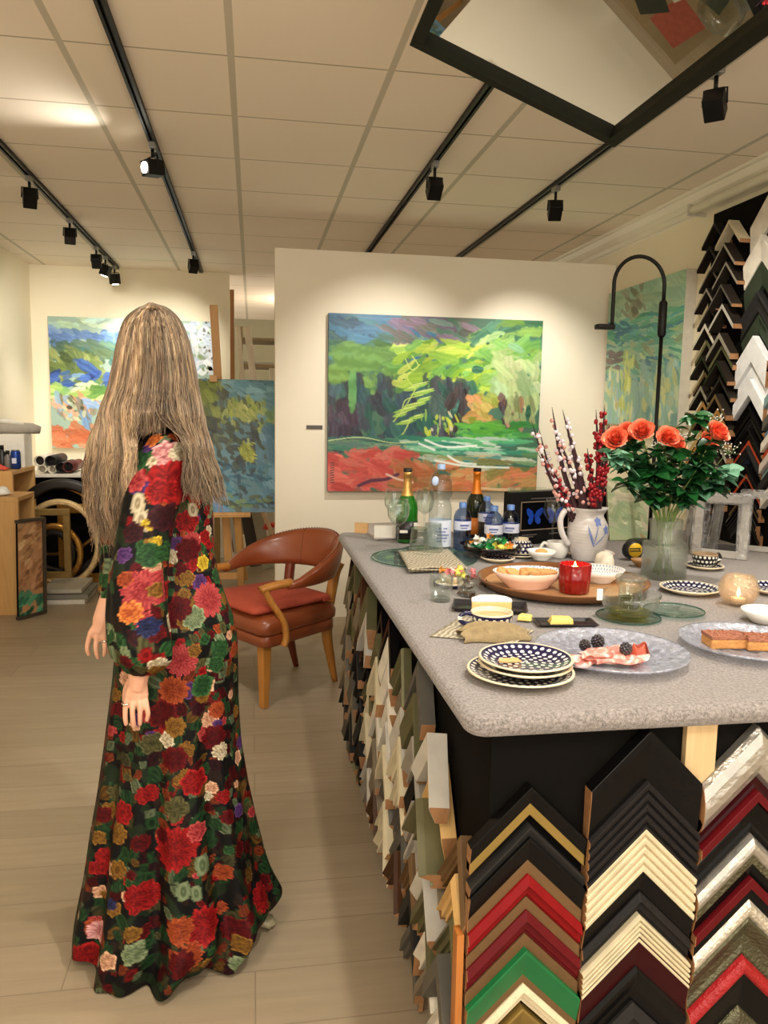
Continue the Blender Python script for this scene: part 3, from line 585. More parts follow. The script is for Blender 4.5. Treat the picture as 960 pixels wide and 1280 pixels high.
# ------------------------------------------------ store room behind the opening
M_RACK = mat('rack_wood', (120, 104, 76), .7, var=.3, scale=8); M_PALE = mat('pale_moulding', (206, 198, 180), .5)
pt = MB().box(tuple(ony(288, 640, 8.1).xy)+(0,), tuple((ony(294.5, 640, 8.1)+Vector((0, .06, 0))).xy)+(ony(291, 362, 8.1).z,))
tag(pt.build('wooden_post', wood('post_wood', (128, 88, 44), (158, 112, 62), 2)), 'brown wooden post standing at the end of the far wall', 'post')
rk = thing('storage_rack', 'open rack of stored mouldings in the dim room behind the partition', 'rack', (.35, 9.6, 0))
for i, z in enumerate((.5, 1.05, 1.55, 1.95, 2.25)): MB().box((-.5, -.3, z), (.9, .3, z+.03)).build('shelf', M_RACK, rk)
for x in (-.48, .2, .88): MB().box((x-.02, -.32, 0), (x+.02, -.28, 2.4)).build('upright', M_RACK, rk)
for i, (z, c_) in enumerate(((1.08, 'cream'), (1.085, 'walnut'), (1.58, 'cream'), (1.98, 'lgrey'), (.53, 'grey'))):
    for j in range(3):
        mt = mat('stored_moulding_%s' % c_, dict(cream=(196, 186, 160), walnut=(60, 44, 32), lgrey=(160, 156, 146), grey=(110, 104, 96))[c_], .5)
        tag(MB().box((-.1, 9.32+.07*j, z+.001+.035*(i == 1)), (1.2, 9.37+.07*j, z+.03+.035*(i == 1))).build('moulding_length', mt), ['pale moulding lengths lying on the middle rack shelf', 'dark moulding lengths lying on top of the pale ones', 'pale moulding lengths on the upper rack shelf', 'light grey moulding lengths on the top rack shelf', 'grey moulding lengths on the lowest rack shelf'][i], 'moulding', ['pale middle-shelf mouldings', 'dark middle-shelf mouldings', 'pale upper-shelf mouldings', 'grey top-shelf mouldings', 'grey low-shelf mouldings'][i])
def lean(pa, pb, Y0, Y1, w_, t_, mt, label, name='leaning_board'):
    a = ony(*pa, Y0); b = ony(*pb, Y1); a = b+(a-b)*((b.z-.004)/(b.z-a.z))
    tag(MB().bar(a, b, w_, t_, up=(0, 1, 0)).build(name, mt, bevel=.002), label, 'board')
lean((312, 560), (297, 409), 8.2, 8.4, .05, .03, M_PALE, 'left one of two white boards leaning above the easel painting')
lean((327, 560), (309, 409), 8.2, 8.4, .07, .03, M_PALE, 'right one of two white boards leaning above the easel painting')
lean((341, 640), (340, 460), 8.6, 8.6, .06, .03, M_PALE, 'upright pale board at the left edge of the partition')
lean((298, 705), (284, 620), 7.4, 7.5, .035, .02, mat('silver_strip', (188, 186, 178), .4), 'silver strip leaning beside the easel leg')
lean((291, 705), (279, 620), 7.42, 7.5, .03, .02, mat('white_card', (232, 228, 216), .7), 'thin white strip leaning beside the silver one')
lean((322, 715), (306, 620), 7.3, 7.5, .13, .02, mat('espresso_board', (44, 30, 22), .5), 'dark brown board leaning under the flower painting')
lean((333, 700), (318, 625), 7.2, 7.4, .10, .02, mat('grey_board', (150, 146, 128), .6), 'grey-green plank leaning under the flower painting')
lean((352, 690), (322, 628), 7.0, 7.3, .035, .02, mat('pinkish_batten', (200, 168, 138), .6), 'thin pinkish batten slanting towards the partition')
rc = ony(336, 659, 7.3); m = MB()
for i in range(5): m.tube(bez([(rc.x+.05*math.cos(a+i), 7.3+.02*i, rc.z+.03*math.sin(a*1.7+i)) for a in (0, 1, 2, 3, 4)], 4), .012, 6)
tag(m.build('cord_bundle', mat('neon_red', (226, 60, 40), .5)), 'bright red bundle hanging on the rack beside the partition edge', 'bundle')
# ================================================================== LEATHER ARMCHAIR
n = N('cognac_leather'); f = n.noise(5, 3); g = n.noise(300, 2)
n.set(Base_Color=n.mix(f, lin((118, 54, 26)), lin((156, 80, 44))), Roughness=n.math('ADD', n.math('MULTIPLY', f, .15), .27), Coat_Weight=.25, Coat_Roughness=.2); n.bump(g, .12, .001); M_LEA = n.m
M_CHW = wood('chair_beech', (176, 112, 44), (204, 142, 66), 2, 20, .35); M_CHD = wood('chair_mahogany', (110, 44, 22), (140, 62, 34), 2, 20, .35)
fwd = Vector((-.82, -.57, 0)).normalized(); rzc = math.atan2(fwd.x, -fwd.y)*-1
ch = thing('leather_armchair', 'cognac leather tub armchair with wooden arms, beside the counter', 'chair', (.09, 4.06, 0)); ch.rotation_euler.z = math.atan2(fwd.y, fwd.x)-(-PI/2)
# local frame: front is -y
def legp(x0, y0, x1, y1, r0, r1, mt, z1=.34):
    m = MB(); m.bar((x1, y1, z1), (x0, y0, 0), r0, r0, up=(0, 1, 0)); mm_ = m.v
    c = Vector((x0, y0, 0)); s_ = r1/r0
    m.v = mm_[:4]+[tuple(c+(Vector(v)-c)*s_) for v in mm_[4:]]
    m.build('leg', mt, ch, bevel=.006)
legp(.235, -.215, .225, -.205, .055, .036, M_CHW); legp(-.235, -.215, -.225, -.205, .055, .036, M_CHW)
for s_, mt in ((-1, M_CHD), (1, M_CHW)):
    m = MB(); m.tube(bez([(s_*.17, .30, .0), (s_*.172, .265, .14), (s_*.175, .235, .32), (s_*.19, .27, .58), (s_*.2, .3, .66)], 5), [.016+.012*min(1, i/8) for i in range(21)], 8)
    m.build('leg', mt, ch)
def rr(w, d_, r, n_=6, taper=.8):
    pts = []
    for cx, cy, a0 in ((1, -1, -PI/2), (1, 1, 0), (-1, 1, PI/2), (-1, -1, PI)):
        wx = w if cy < 0 else w*taper
        for k in range(n_): a = a0+PI/2*k/(n_-1); pts.append((cx*(wx-r)+r*math.cos(a), cy*(d_-r)+r*math.sin(a)))
    return pts
def pad(levels, name, mt, taper=.8, parent=ch):
    m = MB(); vs = []; k = None
    for w, d_, r, z in levels:
        q = rr(w, d_, r, 6, taper); k = len(q); vs += [(x, y, z) for x, y in q]
    fs = [(i*k+j, i*k+(j+1) % k, (i+1)*k+(j+1) % k, (i+1)*k+j) for i in range(len(levels)-1) for j in range(k)]+[tuple(range(k-1, -1, -1)), tuple(range((len(levels)-1)*k, len(levels)*k))]
    return m.add(vs, fs, 0, True).build(name, mt, parent)
pad([(.285, .25, .05, .315), (.292, .257, .05, .32), (.292, .257, .05, .365), (.287, .252, .05, .371)], 'seat_rail', M_LEA)
pad([(.287, .252, .05, .371), (.302, .266, .055, .385), (.306, .27, .06, .42), (.296, .26, .07, .452), (.26, .22, .08, .466), (.12, .1, .05, .472)], 'seat', M_LEA)
cu = pad([(.235, .235, .02, .472), (.25, .25, .02, .482), (.25, .25, .02, .495), (.235, .235, .03, .508), (.12, .12, .03, .514)], 'seat_cushion', mat('coral_fabric', (176, 74, 52), .9, bump=.3, bscale=400), .92)
cu.location = (0, -.03, 0); cu['label'] = 'coral red cushion with tufted dimples'
m = MB()
for s_ in (-1, 1):
    for y in (-.08, .1): m.ball((s_*.09, y-.03, .514), (.008, .008, .004), 8)
    m.box((s_*.225-.02, .19, .478), (s_*.225+.02, .235, .488))
m.build('button', mat('coral_fabric', (176, 74, 52), .9), cu)
# curved back: swept band, tall in the middle, low at the ends
m = MB(); vs = []; fs = []; NA = 40; 
ring_ = []
for i in range(NA+1):
    t = i/NA; a = math.radians(-28+236*t)  # right arm end -> round the back -> left arm end
    e = abs(t-.5)*2; R = .305
    x = R*math.cos(a)*1.02; y = .04+R*math.sin(a)*1.0
    top = .81-.21*e**1.9; bot = .595-.015*e**2+.005; th_ = .034-.010*e
    if e > .86: q = (e-.86)/.14; bot += .0; top = top-(top-bot-.045)*q*.9
    dirn = Vector((math.cos(a), math.sin(a), 0)); zz = (top+bot)/2; hh = (top-bot)/2
    for k in range(12):
        b = 2*PI*k/12; ca, sa = math.cos(b), math.sin(b)
        rx = th_*math.copysign(abs(ca)**.7, ca); rz2 = hh*math.copysign(abs(sa)**.7, sa)
        p = Vector((x, y, zz+rz2))+dirn*(rx+.03*(rz2/hh)*(1-e)); vs.append(p)
for i in range(NA):
    for k in range(12): fs.append((i*12+k, i*12+(k+1) % 12, (i+1)*12+(k+1) % 12, (i+1)*12+k))
fs.append(tuple(range(11, -1, -1))); fs.append(tuple(range(NA*12, NA*12+12)))
m.add(vs, fs, 0, True); bk = m.build('backrest', M_LEA, ch)
m = MB()
for ff in (.38, .62):
    i = int(ff*NA); m.tube([vs[i*12+k]+(vs[i*12+k]-Vector((vs[i*12+k].x, vs[i*12+k].y, .7))).normalized()*.001 for k in range(3, 10)], .0018, 5)
m.build('seam', mat('seam_tan', (112, 52, 26), .6), bk)
m = MB()
for i in range(6, NA-5):
    for q in (0, .5):
        p = vs[i*12+3].lerp(vs[(i+1)*12+3], q); m.ball(tuple(p), .0045, 6)
m.build('nail_trim', mat('brass_nails', (112, 60, 34), .4, metal=.3), bk)
for s_ in (-1, 1):
    a = math.radians(-28) if s_ > 0 else math.radians(208)
    ex, ey = .305*math.cos(a)*1.02, .04+.305*math.sin(a)
    m = MB(); m.tube(bez([(ex, ey+.02, .617), (ex*1.0, ey-.05, .615), (s_*.262, ey-.11, .607), (s_*.258, ey-.145, .60)], 5), [.030]*6+[.028]*5+[.026]*5, 10, flat=.7)
    m.build('arm', M_CHW, ch)
    m = MB(); m.tube(bez([(s_*.26, ey-.13, .61), (s_*.275, ey-.10, .54), (s_*.302, ey-.045, .44), (s_*.305, ey-.03, .36), (s_*.30, ey-.04, .315)], 5), .021, 8, flat=.7)
    m.build('arm_post', M_CHW, ch)
# ================================================================== WOMAN
WY = 2.06
def wp(px, py, dy=0.0): return ony(px, py, WY+dy)
wo = thing('person', 'person with long blonde hair, seen from behind, in a long dark flower-printed dress', 'person', (-.17, WY, 0)); wo0 = Vector(wo.location)
M_SKIN = N('skin'); f = M_SKIN.noise(30, 3)
M_SKIN.set(Base_Color=M_SKIN.mix(f, lin((206, 150, 120)), lin((222, 170, 142))), Roughness=.5, Subsurface_Weight=.08); M_SKIN.b.inputs['Subsurface Radius'].default_value = (.01, .004, .002); M_SKIN = M_SKIN.m
m = MB()
def limb(pts, rad, n=12): m.tube([p-wo0 for p in pts], rad, n)
# head, neck, torso, legs
hd = wp(192, 440, 0); 
m.ball(tuple(hd-wo0), (.066, .08, .10), 18); m.ball(tuple(hd-wo0+Vector((-.02, .03, -.045))), (.046, .055, .055), 14)
fdir = Vector((-.75, .66, 0)).normalized(); fs_ = Vector((-fdir.y, fdir.x, 0))
m.tube([hd-wo0+fdir*.075+Vector((0, 0, .012)), hd-wo0+fdir*.098+Vector((0, 0, -.018)), hd-wo0+fdir*.085+Vector((0, 0, -.03))], [.009, .014, .010], 8)
for s_ in (-1, 1):
    m.ball(tuple(hd-wo0+fs_*s_*.064+Vector((0, 0, -.005))), (.012, .018, .03), 8)
m.ball(tuple(hd-wo0+fdir*.082+Vector((0, 0, -.052))), (.018, .018, .009), 8)
limb([wp(192, 470), wp(200, 520), wp(208, 555)], [.05, .047, .06])
limb([wp(207, 548), wp(209, 575), wp(210, 640), wp(210, 700), wp(220, 770), wp(222, 820)], [.045, .062, .07, .068, .09, .085], 16)
for s_, kx in ((-1, -.02), (1, .07)):
    h_ = wp(222+s_*14, 810, s_*.03); limb([h_, Vector((h_.x+.0, WY+.06*s_, .5)), Vector((h_.x-.01, WY+.08*s_, .10)), Vector((h_.x-.01, WY+.08*s_, .045))], [.065, .05, .036, .034])
    limb([Vector((h_.x+.02, WY+.08*s_, .05)), Vector((h_.x-.1, WY+.12*s_, .03)), Vector((h_.x-.15, WY+.14*s_, .022))], [.032, .03, .018])
# arms
limb([wp(215, 568, -.03), wp(196, 600, -.10), wp(180, 665, -.15), wp(170, 722, -.18), wp(171, 780, -.20), wp(174, 838, -.21), wp(172, 862, -.21)], [.03, .036, .038, .036, .034, .0265, .019])
limb([wp(190, 560, .1), wp(168, 590, .12), wp(152, 650, .09), wp(150, 700, .05), wp(139, 748, .0), wp(128, 775, -.015), wp(123, 791, -.02)], [.03, .034, .034, .032, .029, .0245, .017])
def hand(wr, kn, fingers, thumb, w_=.04, t_=.013):
    """palm between wrist and knuckles, then each finger as its own bent chain"""
    ctr = (wr+kn)/2
    for f_ in fingers:
        k0 = f_[0]; m.tube([wr+(k0-wr)*.12-wo0, wr+(k0-wr)*.6-wo0, k0-wo0], [.0145, .0125, .0095], 10)
    for f_ in fingers:
        p = bez([q-wo0 for q in f_], 4); r0 = .0074; m.tube(p, [r0*(1-.28*i/(len(p)-1)) for i in range(len(p))], 10); m.ball(tuple(p[-1]), r0*.74, 8)
    p = bez([q-wo0 for q in thumb], 4); m.tube(p, [.0105*(1-.3*i/(len(p)-1)) for i in range(len(p))], 10); m.ball(tuple(p[-1]), .0075, 8)
D = -.21
hand(wp(174, 845, D), wp(170, 872, D), [
    [wp(160, 871, D), wp(157, 883, D-.004), wp(156.5, 896, D-.004), wp(157.5, 905, D)],
    [wp(166.5, 873, D-.004), wp(165.5, 886, D-.01), wp(166, 899, D-.008), wp(167.5, 908, D)],
    [wp(173.5, 872, D-.004), wp(175, 884, D-.01), wp(175, 896, D-.008), wp(175, 905, D-.002)],
    [wp(181, 870, D), wp(183, 882, D-.004), wp(185, 892, D-.004), wp(183.5, 900, D)]],
    [wp(165, 850, D+.012), wp(159, 860, D+.03), wp(157, 872, D+.04), wp(158, 882, D+.045)])
D = -.02
hand(wp(127, 778, D), wp(122, 796, D), [
    [wp(113, 793, D), wp(110, 803, D), wp(109, 812, D), wp(111, 818, D+.006)],
    [wp(121, 798, D-.002), wp(120, 808, D-.004), wp(121, 817, D), wp(122.5, 822, D+.006)],
    [wp(130, 797, D-.002), wp(131, 806, D-.004), wp(131, 814, D), wp(130, 819, D+.006)],
    [wp(137, 793, D+.01), wp(139, 802, D+.01), wp(138, 810, D+.014), wp(136, 815, D+.02)]],
    [wp(131, 779, D+.014), wp(138, 786, D+.03), wp(141, 795, D+.04), wp(140, 803, D+.045)])
body = m.build('body', M_SKIN, wo)
md = body.modifiers.new('remesh', 'REMESH'); md.mode = 'VOXEL'; md.voxel_size = .0026; md.use_smooth_shade = True
ms = body.modifiers.new('smooth', 'SMOOTH'); ms.iterations = 3; ms.factor = .5
M_RING = mat('silver_ring', (220, 215, 200), .15, metal=1)
for c_, D in ((wp(158, 879, -.213), 0), (wp(131, 800.5, -.022), 1)):
    MB().lathe([(.0092, -.0022), (.0108, -.0015), (.0108, .0015), (.0092, .0022)], 20, c=tuple(c_-wo0), close=True).ball(tuple(c_-wo0+Vector((-.004, -.0105, 0))), .0028, 6).build('ring', M_RING, wo)['label'] = 'silver ring with a small stone'
# ---- dress
Z_ = lambda py: wp(200, py).z
lv = [ # py, left, right, depth/width ratio, centre offset in depth
 (541, 186, 232, .9, .0), (548, 178, 246, .8, 0), (558, 172, 254, .72, 0), (572, 167, 260, .72, 0), (595, 163, 264, .78, 0), (630, 160, 266, .85, 0), (665, 158, 267, .8, 0), (690, 156, 268, .76, 0),
 (715, 154, 272, .76, 0), (745, 150, 282, .8, 0), (775, 147, 293, .82, 0), (800, 144, 297, .82, 0), (840, 141, 297, .8, 0), (880, 136, 297, .8, 0), (930, 130, 300, .8, 0), (980, 123, 308, .8, 0),
 (1030, 114, 318, .8, 0), (1080, 107, 330, .8, 0), (1110, 101, 341, .8, 0), (1135, 97, 349, .82, 0), (1160, 95, 340, .86, 0), (1186, 95, 322, .9, 0)]
NR, NZ = 380, 520
pys = np.array([l[0] for l in lv], float)
def interp(i, v): return np.interp(v, pys, np.array([l[i] for l in lv], float))
yv = np.linspace(541, 1186, NZ); Lx = interp(1, yv); Rx = interp(2, yv); dr = interp(3, yv)
# smooth the interpolated outline
ker = np.ones(15)/15
def smo(a): return np.convolve(np.pad(a, 7, mode='edge'), ker, 'valid')
Lx, Rx, dr = smo(Lx), smo(Rx), smo(dr)
th = np.linspace(0, 2*PI, NR, endpoint=False)
V = np.zeros((NZ, NR, 3))
for i in range(NZ):
    a = wp(Lx[i], yv[i]); b = wp(Rx[i], yv[i]); cx = (a.x+b.x)/2; hw_ = (b.x-a.x)/2; z = (a.z+b.z)/2
    q = max(0, (yv[i]-770)/400)**.8
    fold = 1+q*(.12*np.sin(9*th+.6+1.2*q)+.065*np.sin(17*th+2+.8*q)+.03*np.sin(4*th+1))+.012*np.sin(7*th+yv[i]*.03)*(1-q)
    dep = min(hw_*dr[i]*1.0, .245)
    V[i, :, 0] = cx+hw_*np.cos(th)*(1+(fold-1)*np.clip(1.2-np.abs(np.cos(th)), .25, 1)); V[i, :, 1] = WY+dep*np.sin(th)*fold; V[i, :, 2] = z
hem = np.clip((yv-1090)/96, 0, 1)**1.5
zlow = V[-1, :, 2].mean()
V[:, :, 2] += hem[:, None]*(.018*np.sin(5*th+2.1)+.012*np.sin(9*th+.6)+.02*np.clip(np.cos(th-.1), 0, 1)*2.0)[None, :]
V[:, :, 2] = np.maximum(V[:, :, 2]+hem[:, None]*(.012-zlow), .006)
faces = []; ii = np.arange(NZ*NR).reshape(NZ, NR); rl_ = np.roll(ii, -1, 1)
faces = np.stack([ii[:-1], ii[1:], rl_[1:], rl_[:-1]], -1).reshape(-1, 4).tolist()
dv = [V.reshape(-1, 3)]
def sleeve(path, rads, nr=90, seg=30):
    global faces
    P = bez(path, seg); R_ = np.interp(np.linspace(0, 1, len(P)), np.linspace(0, 1, len(rads)), rads); out = np.zeros((len(P), nr, 3)); pv = Vector((0, -1, 0))
    for i, p in enumerate(P):
        d = (P[min(i+1, len(P)-1)]-P[max(i-1, 0)]).normalized(); e = (pv-d*pv.dot(d)).normalized(); g = d.cross(e); pv = e; q = i/(len(P)-1)
        for j in range(nr):
            t = 2*PI*j/nr; wr = 1+.05*math.sin(5*t+q*6)*min(1, q*2)+.035*math.sin(11*t+q*13)*(q > .5)*(q-.5)*2+.02*math.sin(40*q)*math.sin(t+1)
            out[i, j] = p+(e*math.cos(t)+g*math.sin(t))*float(R_[i])*wr
    o = sum(len(x) for x in dv); dv.append(out.reshape(-1, 3)); k = np.arange(out.shape[0]*nr).reshape(-1, nr)+o; kr = np.roll(k, -1, 1)
    faces += np.stack([k[:-1], k[1:], kr[1:], kr[:-1]], -1).reshape(-1, 4).tolist()
    return o
sleeve([wp(222, 556, .0), wp(205, 575, -.075), wp(188, 630, -.13), wp(176, 690, -.165), wp(172, 735, -.19), wp(173, 780, -.20), wp(178, 815, -.21), wp(176, 838, -.21)], [.05, .064, .064, .06, .062, .064, .068, .07, .066, .034])
sleeve([wp(195, 552, .05), wp(176, 570, .11), wp(158, 615, .11), wp(150, 655, .09), wp(151, 700, .055), wp(147, 735, .02), wp(143, 752, .005)], [.045, .06, .058, .054, .052, .046, .036])
VV = np.concatenate(dv)
Cc = np.zeros((len(VV), 3)); Cc[:] = (12, 11, 11)
gz = np.sin(VV[:, 0]*38+4*np.sin(VV[:, 2]*21))*np.sin(VV[:, 2]*33+3*np.sin(VV[:, 0]*27+VV[:, 1]*20)); Cc[gz > .45] = (24, 34, 20); Cc[gz < -.6] = (30, 20, 16)
zo_ = np.argsort(VV[:, 2]); zs_ = VV[zo_, 2]
def stamp(c, R, petals, c1, c2, centre=None, asp=1.0, ang=0.0, seed=0.0):
    lo_, hi_ = np.searchsorted(zs_, (c[2]-R*1.3, c[2]+R*1.3)); cand = zo_[lo_:hi_]; d = VV[cand]-c
    near = np.abs(d).max(1) < R*1.3; idx = cand[near]; d = d[near]
    if not len(idx): return
    rad = np.array([c[0]-(-.17), c[1]-WY]); rad /= np.linalg.norm(rad)+1e-9; T = np.array([-rad[1], rad[0], 0])
    u = d @ T; v = d[:, 2]; keep = np.abs(d @ np.array([rad[0], rad[1], 0])) < R*1.2
    ca, sa = math.cos(ang), math.sin(ang); u, v = u*ca+v*sa, (-u*sa+v*ca)/asp
    r = np.sqrt(u*u+v*v)/R; f = np.arctan2(v, u); lobe = .80+.20*np.abs(np.cos(f*petals/2+seed)) if petals else np.ones_like(f)
    jag = .03*np.sin(f*petals*2+seed*5)
    on = keep & (r < lobe+jag)
    w_ = .5+.5*np.sin(r*10-3.2*np.abs(np.cos(f*petals/2+seed))*3+seed); w_ = np.clip(w_*.75+.25*(r/lobe), 0, 1)[:, None]
    cc = np.array(c1)*(w_)+np.array(c2)*(1-w_); edge = (r > lobe+jag-.12)[:, None]; cc = np.where(edge, np.minimum(cc*1.12+6, 255), cc)
    if centre is not None: cc = np.where((r < .2)[:, None], np.array(centre), cc)
    Cc[idx[on]] = cc[on]
PALS = dict(red=((196, 30, 30), (120, 10, 14)), dred=((120, 12, 16), (66, 6, 10)), pinkr=((222, 92, 88), (168, 30, 40)), pink=((236, 178, 172), (205, 100, 105)), cream=((232, 218, 186), (186, 160, 118)), orange=((238, 140, 66), (205, 80, 34)), dor=((200, 92, 44), (150, 48, 24)), yellow=((226, 196, 56), (186, 140, 30)), gold=((170, 120, 44), (116, 72, 24)), purple=((112, 66, 130), (62, 34, 92)), green=((60, 110, 56), (24, 62, 32)), olive=((112, 106, 62), (66, 64, 34)), pgreen=((164, 178, 132), (104, 124, 84)), blue=((52, 60, 112), (22, 26, 60)), maroon=((74, 20, 28), (38, 8, 14)), peach=((234, 186, 148), (206, 130, 96)))
rf = np.random.RandomState(11); names_ = list(PALS); PALS = {k: (tuple(x*(.86 if k in ('pink', 'cream', 'yellow', 'orange', 'peach') else .74) for x in v[0]), tuple(x*.62 for x in v[1])) for k, v in PALS.items()}
sel = rf.choice(len(VV), 2600)
for k in range(2600):      # small leaves, stems and buds all over the cloth
    nm_ = ['green', 'green', 'olive', 'maroon', 'green', 'dor', 'dred', 'olive', 'gold', 'pgreen', 'red', 'green'][rf.randint(12)]; a, b = PALS[nm_]
    kd = .75 if VV[sel[k], 2] < .8 else 1.0  # small prints low on the skirt darkened, painting in its shade
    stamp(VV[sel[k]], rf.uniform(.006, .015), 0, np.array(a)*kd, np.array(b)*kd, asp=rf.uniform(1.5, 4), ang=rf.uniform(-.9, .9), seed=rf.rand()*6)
sel = rf.choice(len(VV), 420)
for k in range(420):
    nm_ = ['red', 'dred', 'dor', 'gold', 'cream', 'purple', 'maroon', 'pinkr', 'olive', 'peach', 'dred', 'red', 'green'][rf.randint(13)]; a, b = PALS[nm_]
    stamp(VV[sel[k]], rf.uniform(.009, .024), rf.randint(5, 9), a, b, seed=rf.rand()*6)
FL = [(203, 565, 17, 'pink', 9), (231, 565, 13, 'cream', 5), (218, 603, 26, 'red', 5), (205, 612, 15, 'red', 5), (236, 610, 14, 'red', 6), (164, 601, 13, 'pinkr', 6), (172, 572, 13, 'green', 4), (185, 553, 7, 'purple', 5), (188, 572, 6, 'cream', 5), (190, 546, 8, 'orange', 5), (250, 580, 10, 'dor', 6),
 (172, 648, 9, 'cream', -2), (190, 648, 9, 'yellow', 4), (211, 645, 16, 'maroon', 7), (239, 655, 14, 'red', 5), (149, 691, 9, 'purple', 5), (200, 678, 7, 'yellow', 4), (222, 685, 9, 'purple', 5), (198, 706, 10, 'peach', 6), (239, 692, 15, 'dred', 7), (260, 703, 9, 'yellow', 6), (178, 744, 23, 'pinkr', 11), (150, 722, 9, 'dor', 6), (161, 770, 13, 'orange', 10), (201, 735, 9, 'gold', 6), (267, 750, 20, 'pinkr', 13), (248, 772, 14, 'pgreen', 8), (224, 755, 14, 'dred', 6), (247, 638, 6, 'cream', -2), (212, 690, 10, 'green', 4), (190, 690, 14, 'green', 4), (185, 790, 12, 'blue', 6), (240, 725, 9, 'gold', 5), (160, 665, 12, 'maroon', 5), (168, 625, 8, 'cream', -2),
 (224, 831, 19, 'pinkr', 12), (248, 817, 8, 'gold', 6), (200, 843, 9, 'gold', 6), (214, 869, 17, 'dor', 12), (200, 896, 17, 'dred', 6), (275, 892, 10, 'dor', 8), (192, 935, 12, 'olive', 6), (204, 928, 9, 'cream', 5), (216, 915, 12, 'gold', 7), (234, 943, 10, 'gold', 6), (214, 955, 15, 'dred', 7), (247, 982, 15, 'red', 6), (267, 927, 15, 'dred', 6), (283, 939, 10, 'cream', 6), (188, 996, 10, 'red', 6), (220, 1018, 14, 'olive', 4), (216, 1069, 24, 'red', 13), (251, 1043, 11, 'pinkr', 7), (147, 1020, 13, 'red', 7), (141, 1045, 11, 'gold', 5), (141, 1090, 10, 'gold', 6), (177, 1128, 16, 'red', 8), (259, 1081, 8, 'pgreen', -2), (198, 1047, 9, 'dred', 6), (234, 1118, 7, 'pgreen', -2), (248, 1122, 6, 'pgreen', -2), (256, 1164, 19, 'red', 11), (242, 1201, 14, 'dor', 12), (222, 1172, 14, 'dor', 9), (226, 1215, 14, 'dred', 7), (303, 1212, 9, 'pgreen', 5), (333, 1120, 15, 'red', 9), (289, 1166, 13, 'dred', 7), (121, 1166, 11, 'pink', 8), (111, 1199, 13, 'red', 10), (133, 1134, 6, 'blue', 5), (165, 1199, 11, 'pgreen', 6), (146, 890, 9, 'dred', 5), (122, 1024, 9, 'dred', 6), (160, 1175, 8, 'gold', 6), (137, 870, 8, 'gold', 5), (285, 1000, 8, 'red', 6), (275, 1095, 9, 'dor', 5), (305, 1060, 9, 'dred', 6), (120, 1090, 8, 'red', 5), (298, 1185, 9, 'gold', 6), (262, 800, 7, 'green', 4), (282, 812, 12, 'green', 4), (258, 860, 14, 'green', 4), (150, 830, 9, 'dred', 5)]
# project the outline plane onto the cloth nearest the viewer side (-y)
for (px, py, R, nm_, pet) in FL:
    p = wp(px, py); d = _ray(px, py).normalized(); o_ = np.array((0, 0, H)); dd = np.array(d)
    w_ = VV-o_; t_ = w_ @ dd; perp = np.linalg.norm(w_-t_[:, None]*dd, axis=1); cand = np.nonzero(perp < .012)[0]
    if not len(cand): cand = np.array([perp.argmin()])
    c = VV[cand[t_[cand].argmin()]]; a, b = PALS[nm_]; R = R*1.06/979*t_[cand].min()
    if pet == -2: stamp(c, R, 0, a, b, asp=1.9, ang=.15, seed=1.0)
    else: stamp(c, R, pet, a, b, seed=px*.13)
me = bpy.data.meshes.new('dress'); me.from_pydata((VV-np.array(wo0)).tolist(), [], faces)
at = me.attributes.new('paint', 'FLOAT_COLOR', 'POINT'); C4 = np.ones((len(VV), 4)); C4[:, :3] = LIN(np.clip(Cc, 0, 255)); at.data.foreach_set('color', C4.ravel())
n = N('printed_velvet'); a = n.new('ShaderNodeAttribute', attribute_name='paint'); f = n.noise(70, 4)
hs = n.new('ShaderNodeHueSaturation'); n.link(a.outputs['Color'], hs.inputs['Color']); n.link(n.math('ADD', n.math('MULTIPLY', f, .6), .62), hs.inputs['Value'])
n.set(Base_Color=hs.outputs[0], Roughness=.6, Specular_IOR_Level=.12); n.bump(n.noise(25, 3), .25, .01)
me.materials.append(n.m); me.polygons.foreach_set('use_smooth', [True]*len(me.polygons)); me.update()
do = bpy.data.objects.new('dress', me); col.objects.link(do); do.parent = wo
sdm = do.modifiers.new('cloth_thickness', 'SOLIDIFY'); sdm.thickness = .0025; sdm.offset = -1
# pale shoe tip behind the train
m = MB(); sp = onz(325, 1152, .02)
m.tube(bez([(sp.x-.09, sp.y, .03), (sp.x-.03, sp.y, .035), (sp.x+.03, sp.y-.004, .02), (sp.x+.04, sp.y-.006, .012)], 4), [.03]*5+[.026]*4+[.014]*3+[.005], 10, flat=.6)
m.v = [(v[0]-wo0.x, v[1]-wo0.y, max(v[2], .004)) for v in m.v]; m.build('shoe', mat('grey_satin', (150, 142, 112), .4), wo)
# ---- hair
n = N('blonde_hair'); a = n.new('ShaderNodeAttribute', attribute_name='paint')
n.set(Base_Color=a.outputs['Color'], Roughness=.42, Specular_IOR_Level=.35, Sheen_Weight=.1); M_HAIR = n.m
rh = random.Random(4); vs = []; fs = []; cl = []
hc = hd-wo0; top = wp(190, 381)-wo0
def strand(pts, r0, c_):
    o = len(vs); P = bez(pts, 4); k = len(P); pv = Vector((0, -1, 0))
    for i, p in enumerate(P):
        d = (P[min(i+1, k-1)]-P[max(i-1, 0)]).normalized(); e = (pv-d*pv.dot(d)).normalized(); g = d.cross(e); r = r0*(1-.75*(i/(k-1))**2)
        for j in range(3):
            t = 2*PI*j/3; vs.append(p+(e*math.cos(t)+g*math.sin(t))*r); q = 1-.0*i; cl.append(c_)
    for i in range(k-1):
        for j in range(3): fs.append((o+i*3+j, o+i*3+(j+1) % 3, o+(i+1)*3+(j+1) % 3, o+(i+1)*3+j))
HC = [tuple(q*.88 for q in c_) for c_ in [(176, 146, 106), (156, 124, 84), (198, 170, 130), (134, 102, 68), (210, 186, 148), (166, 134, 96), (112, 84, 56), (186, 152, 118)]]
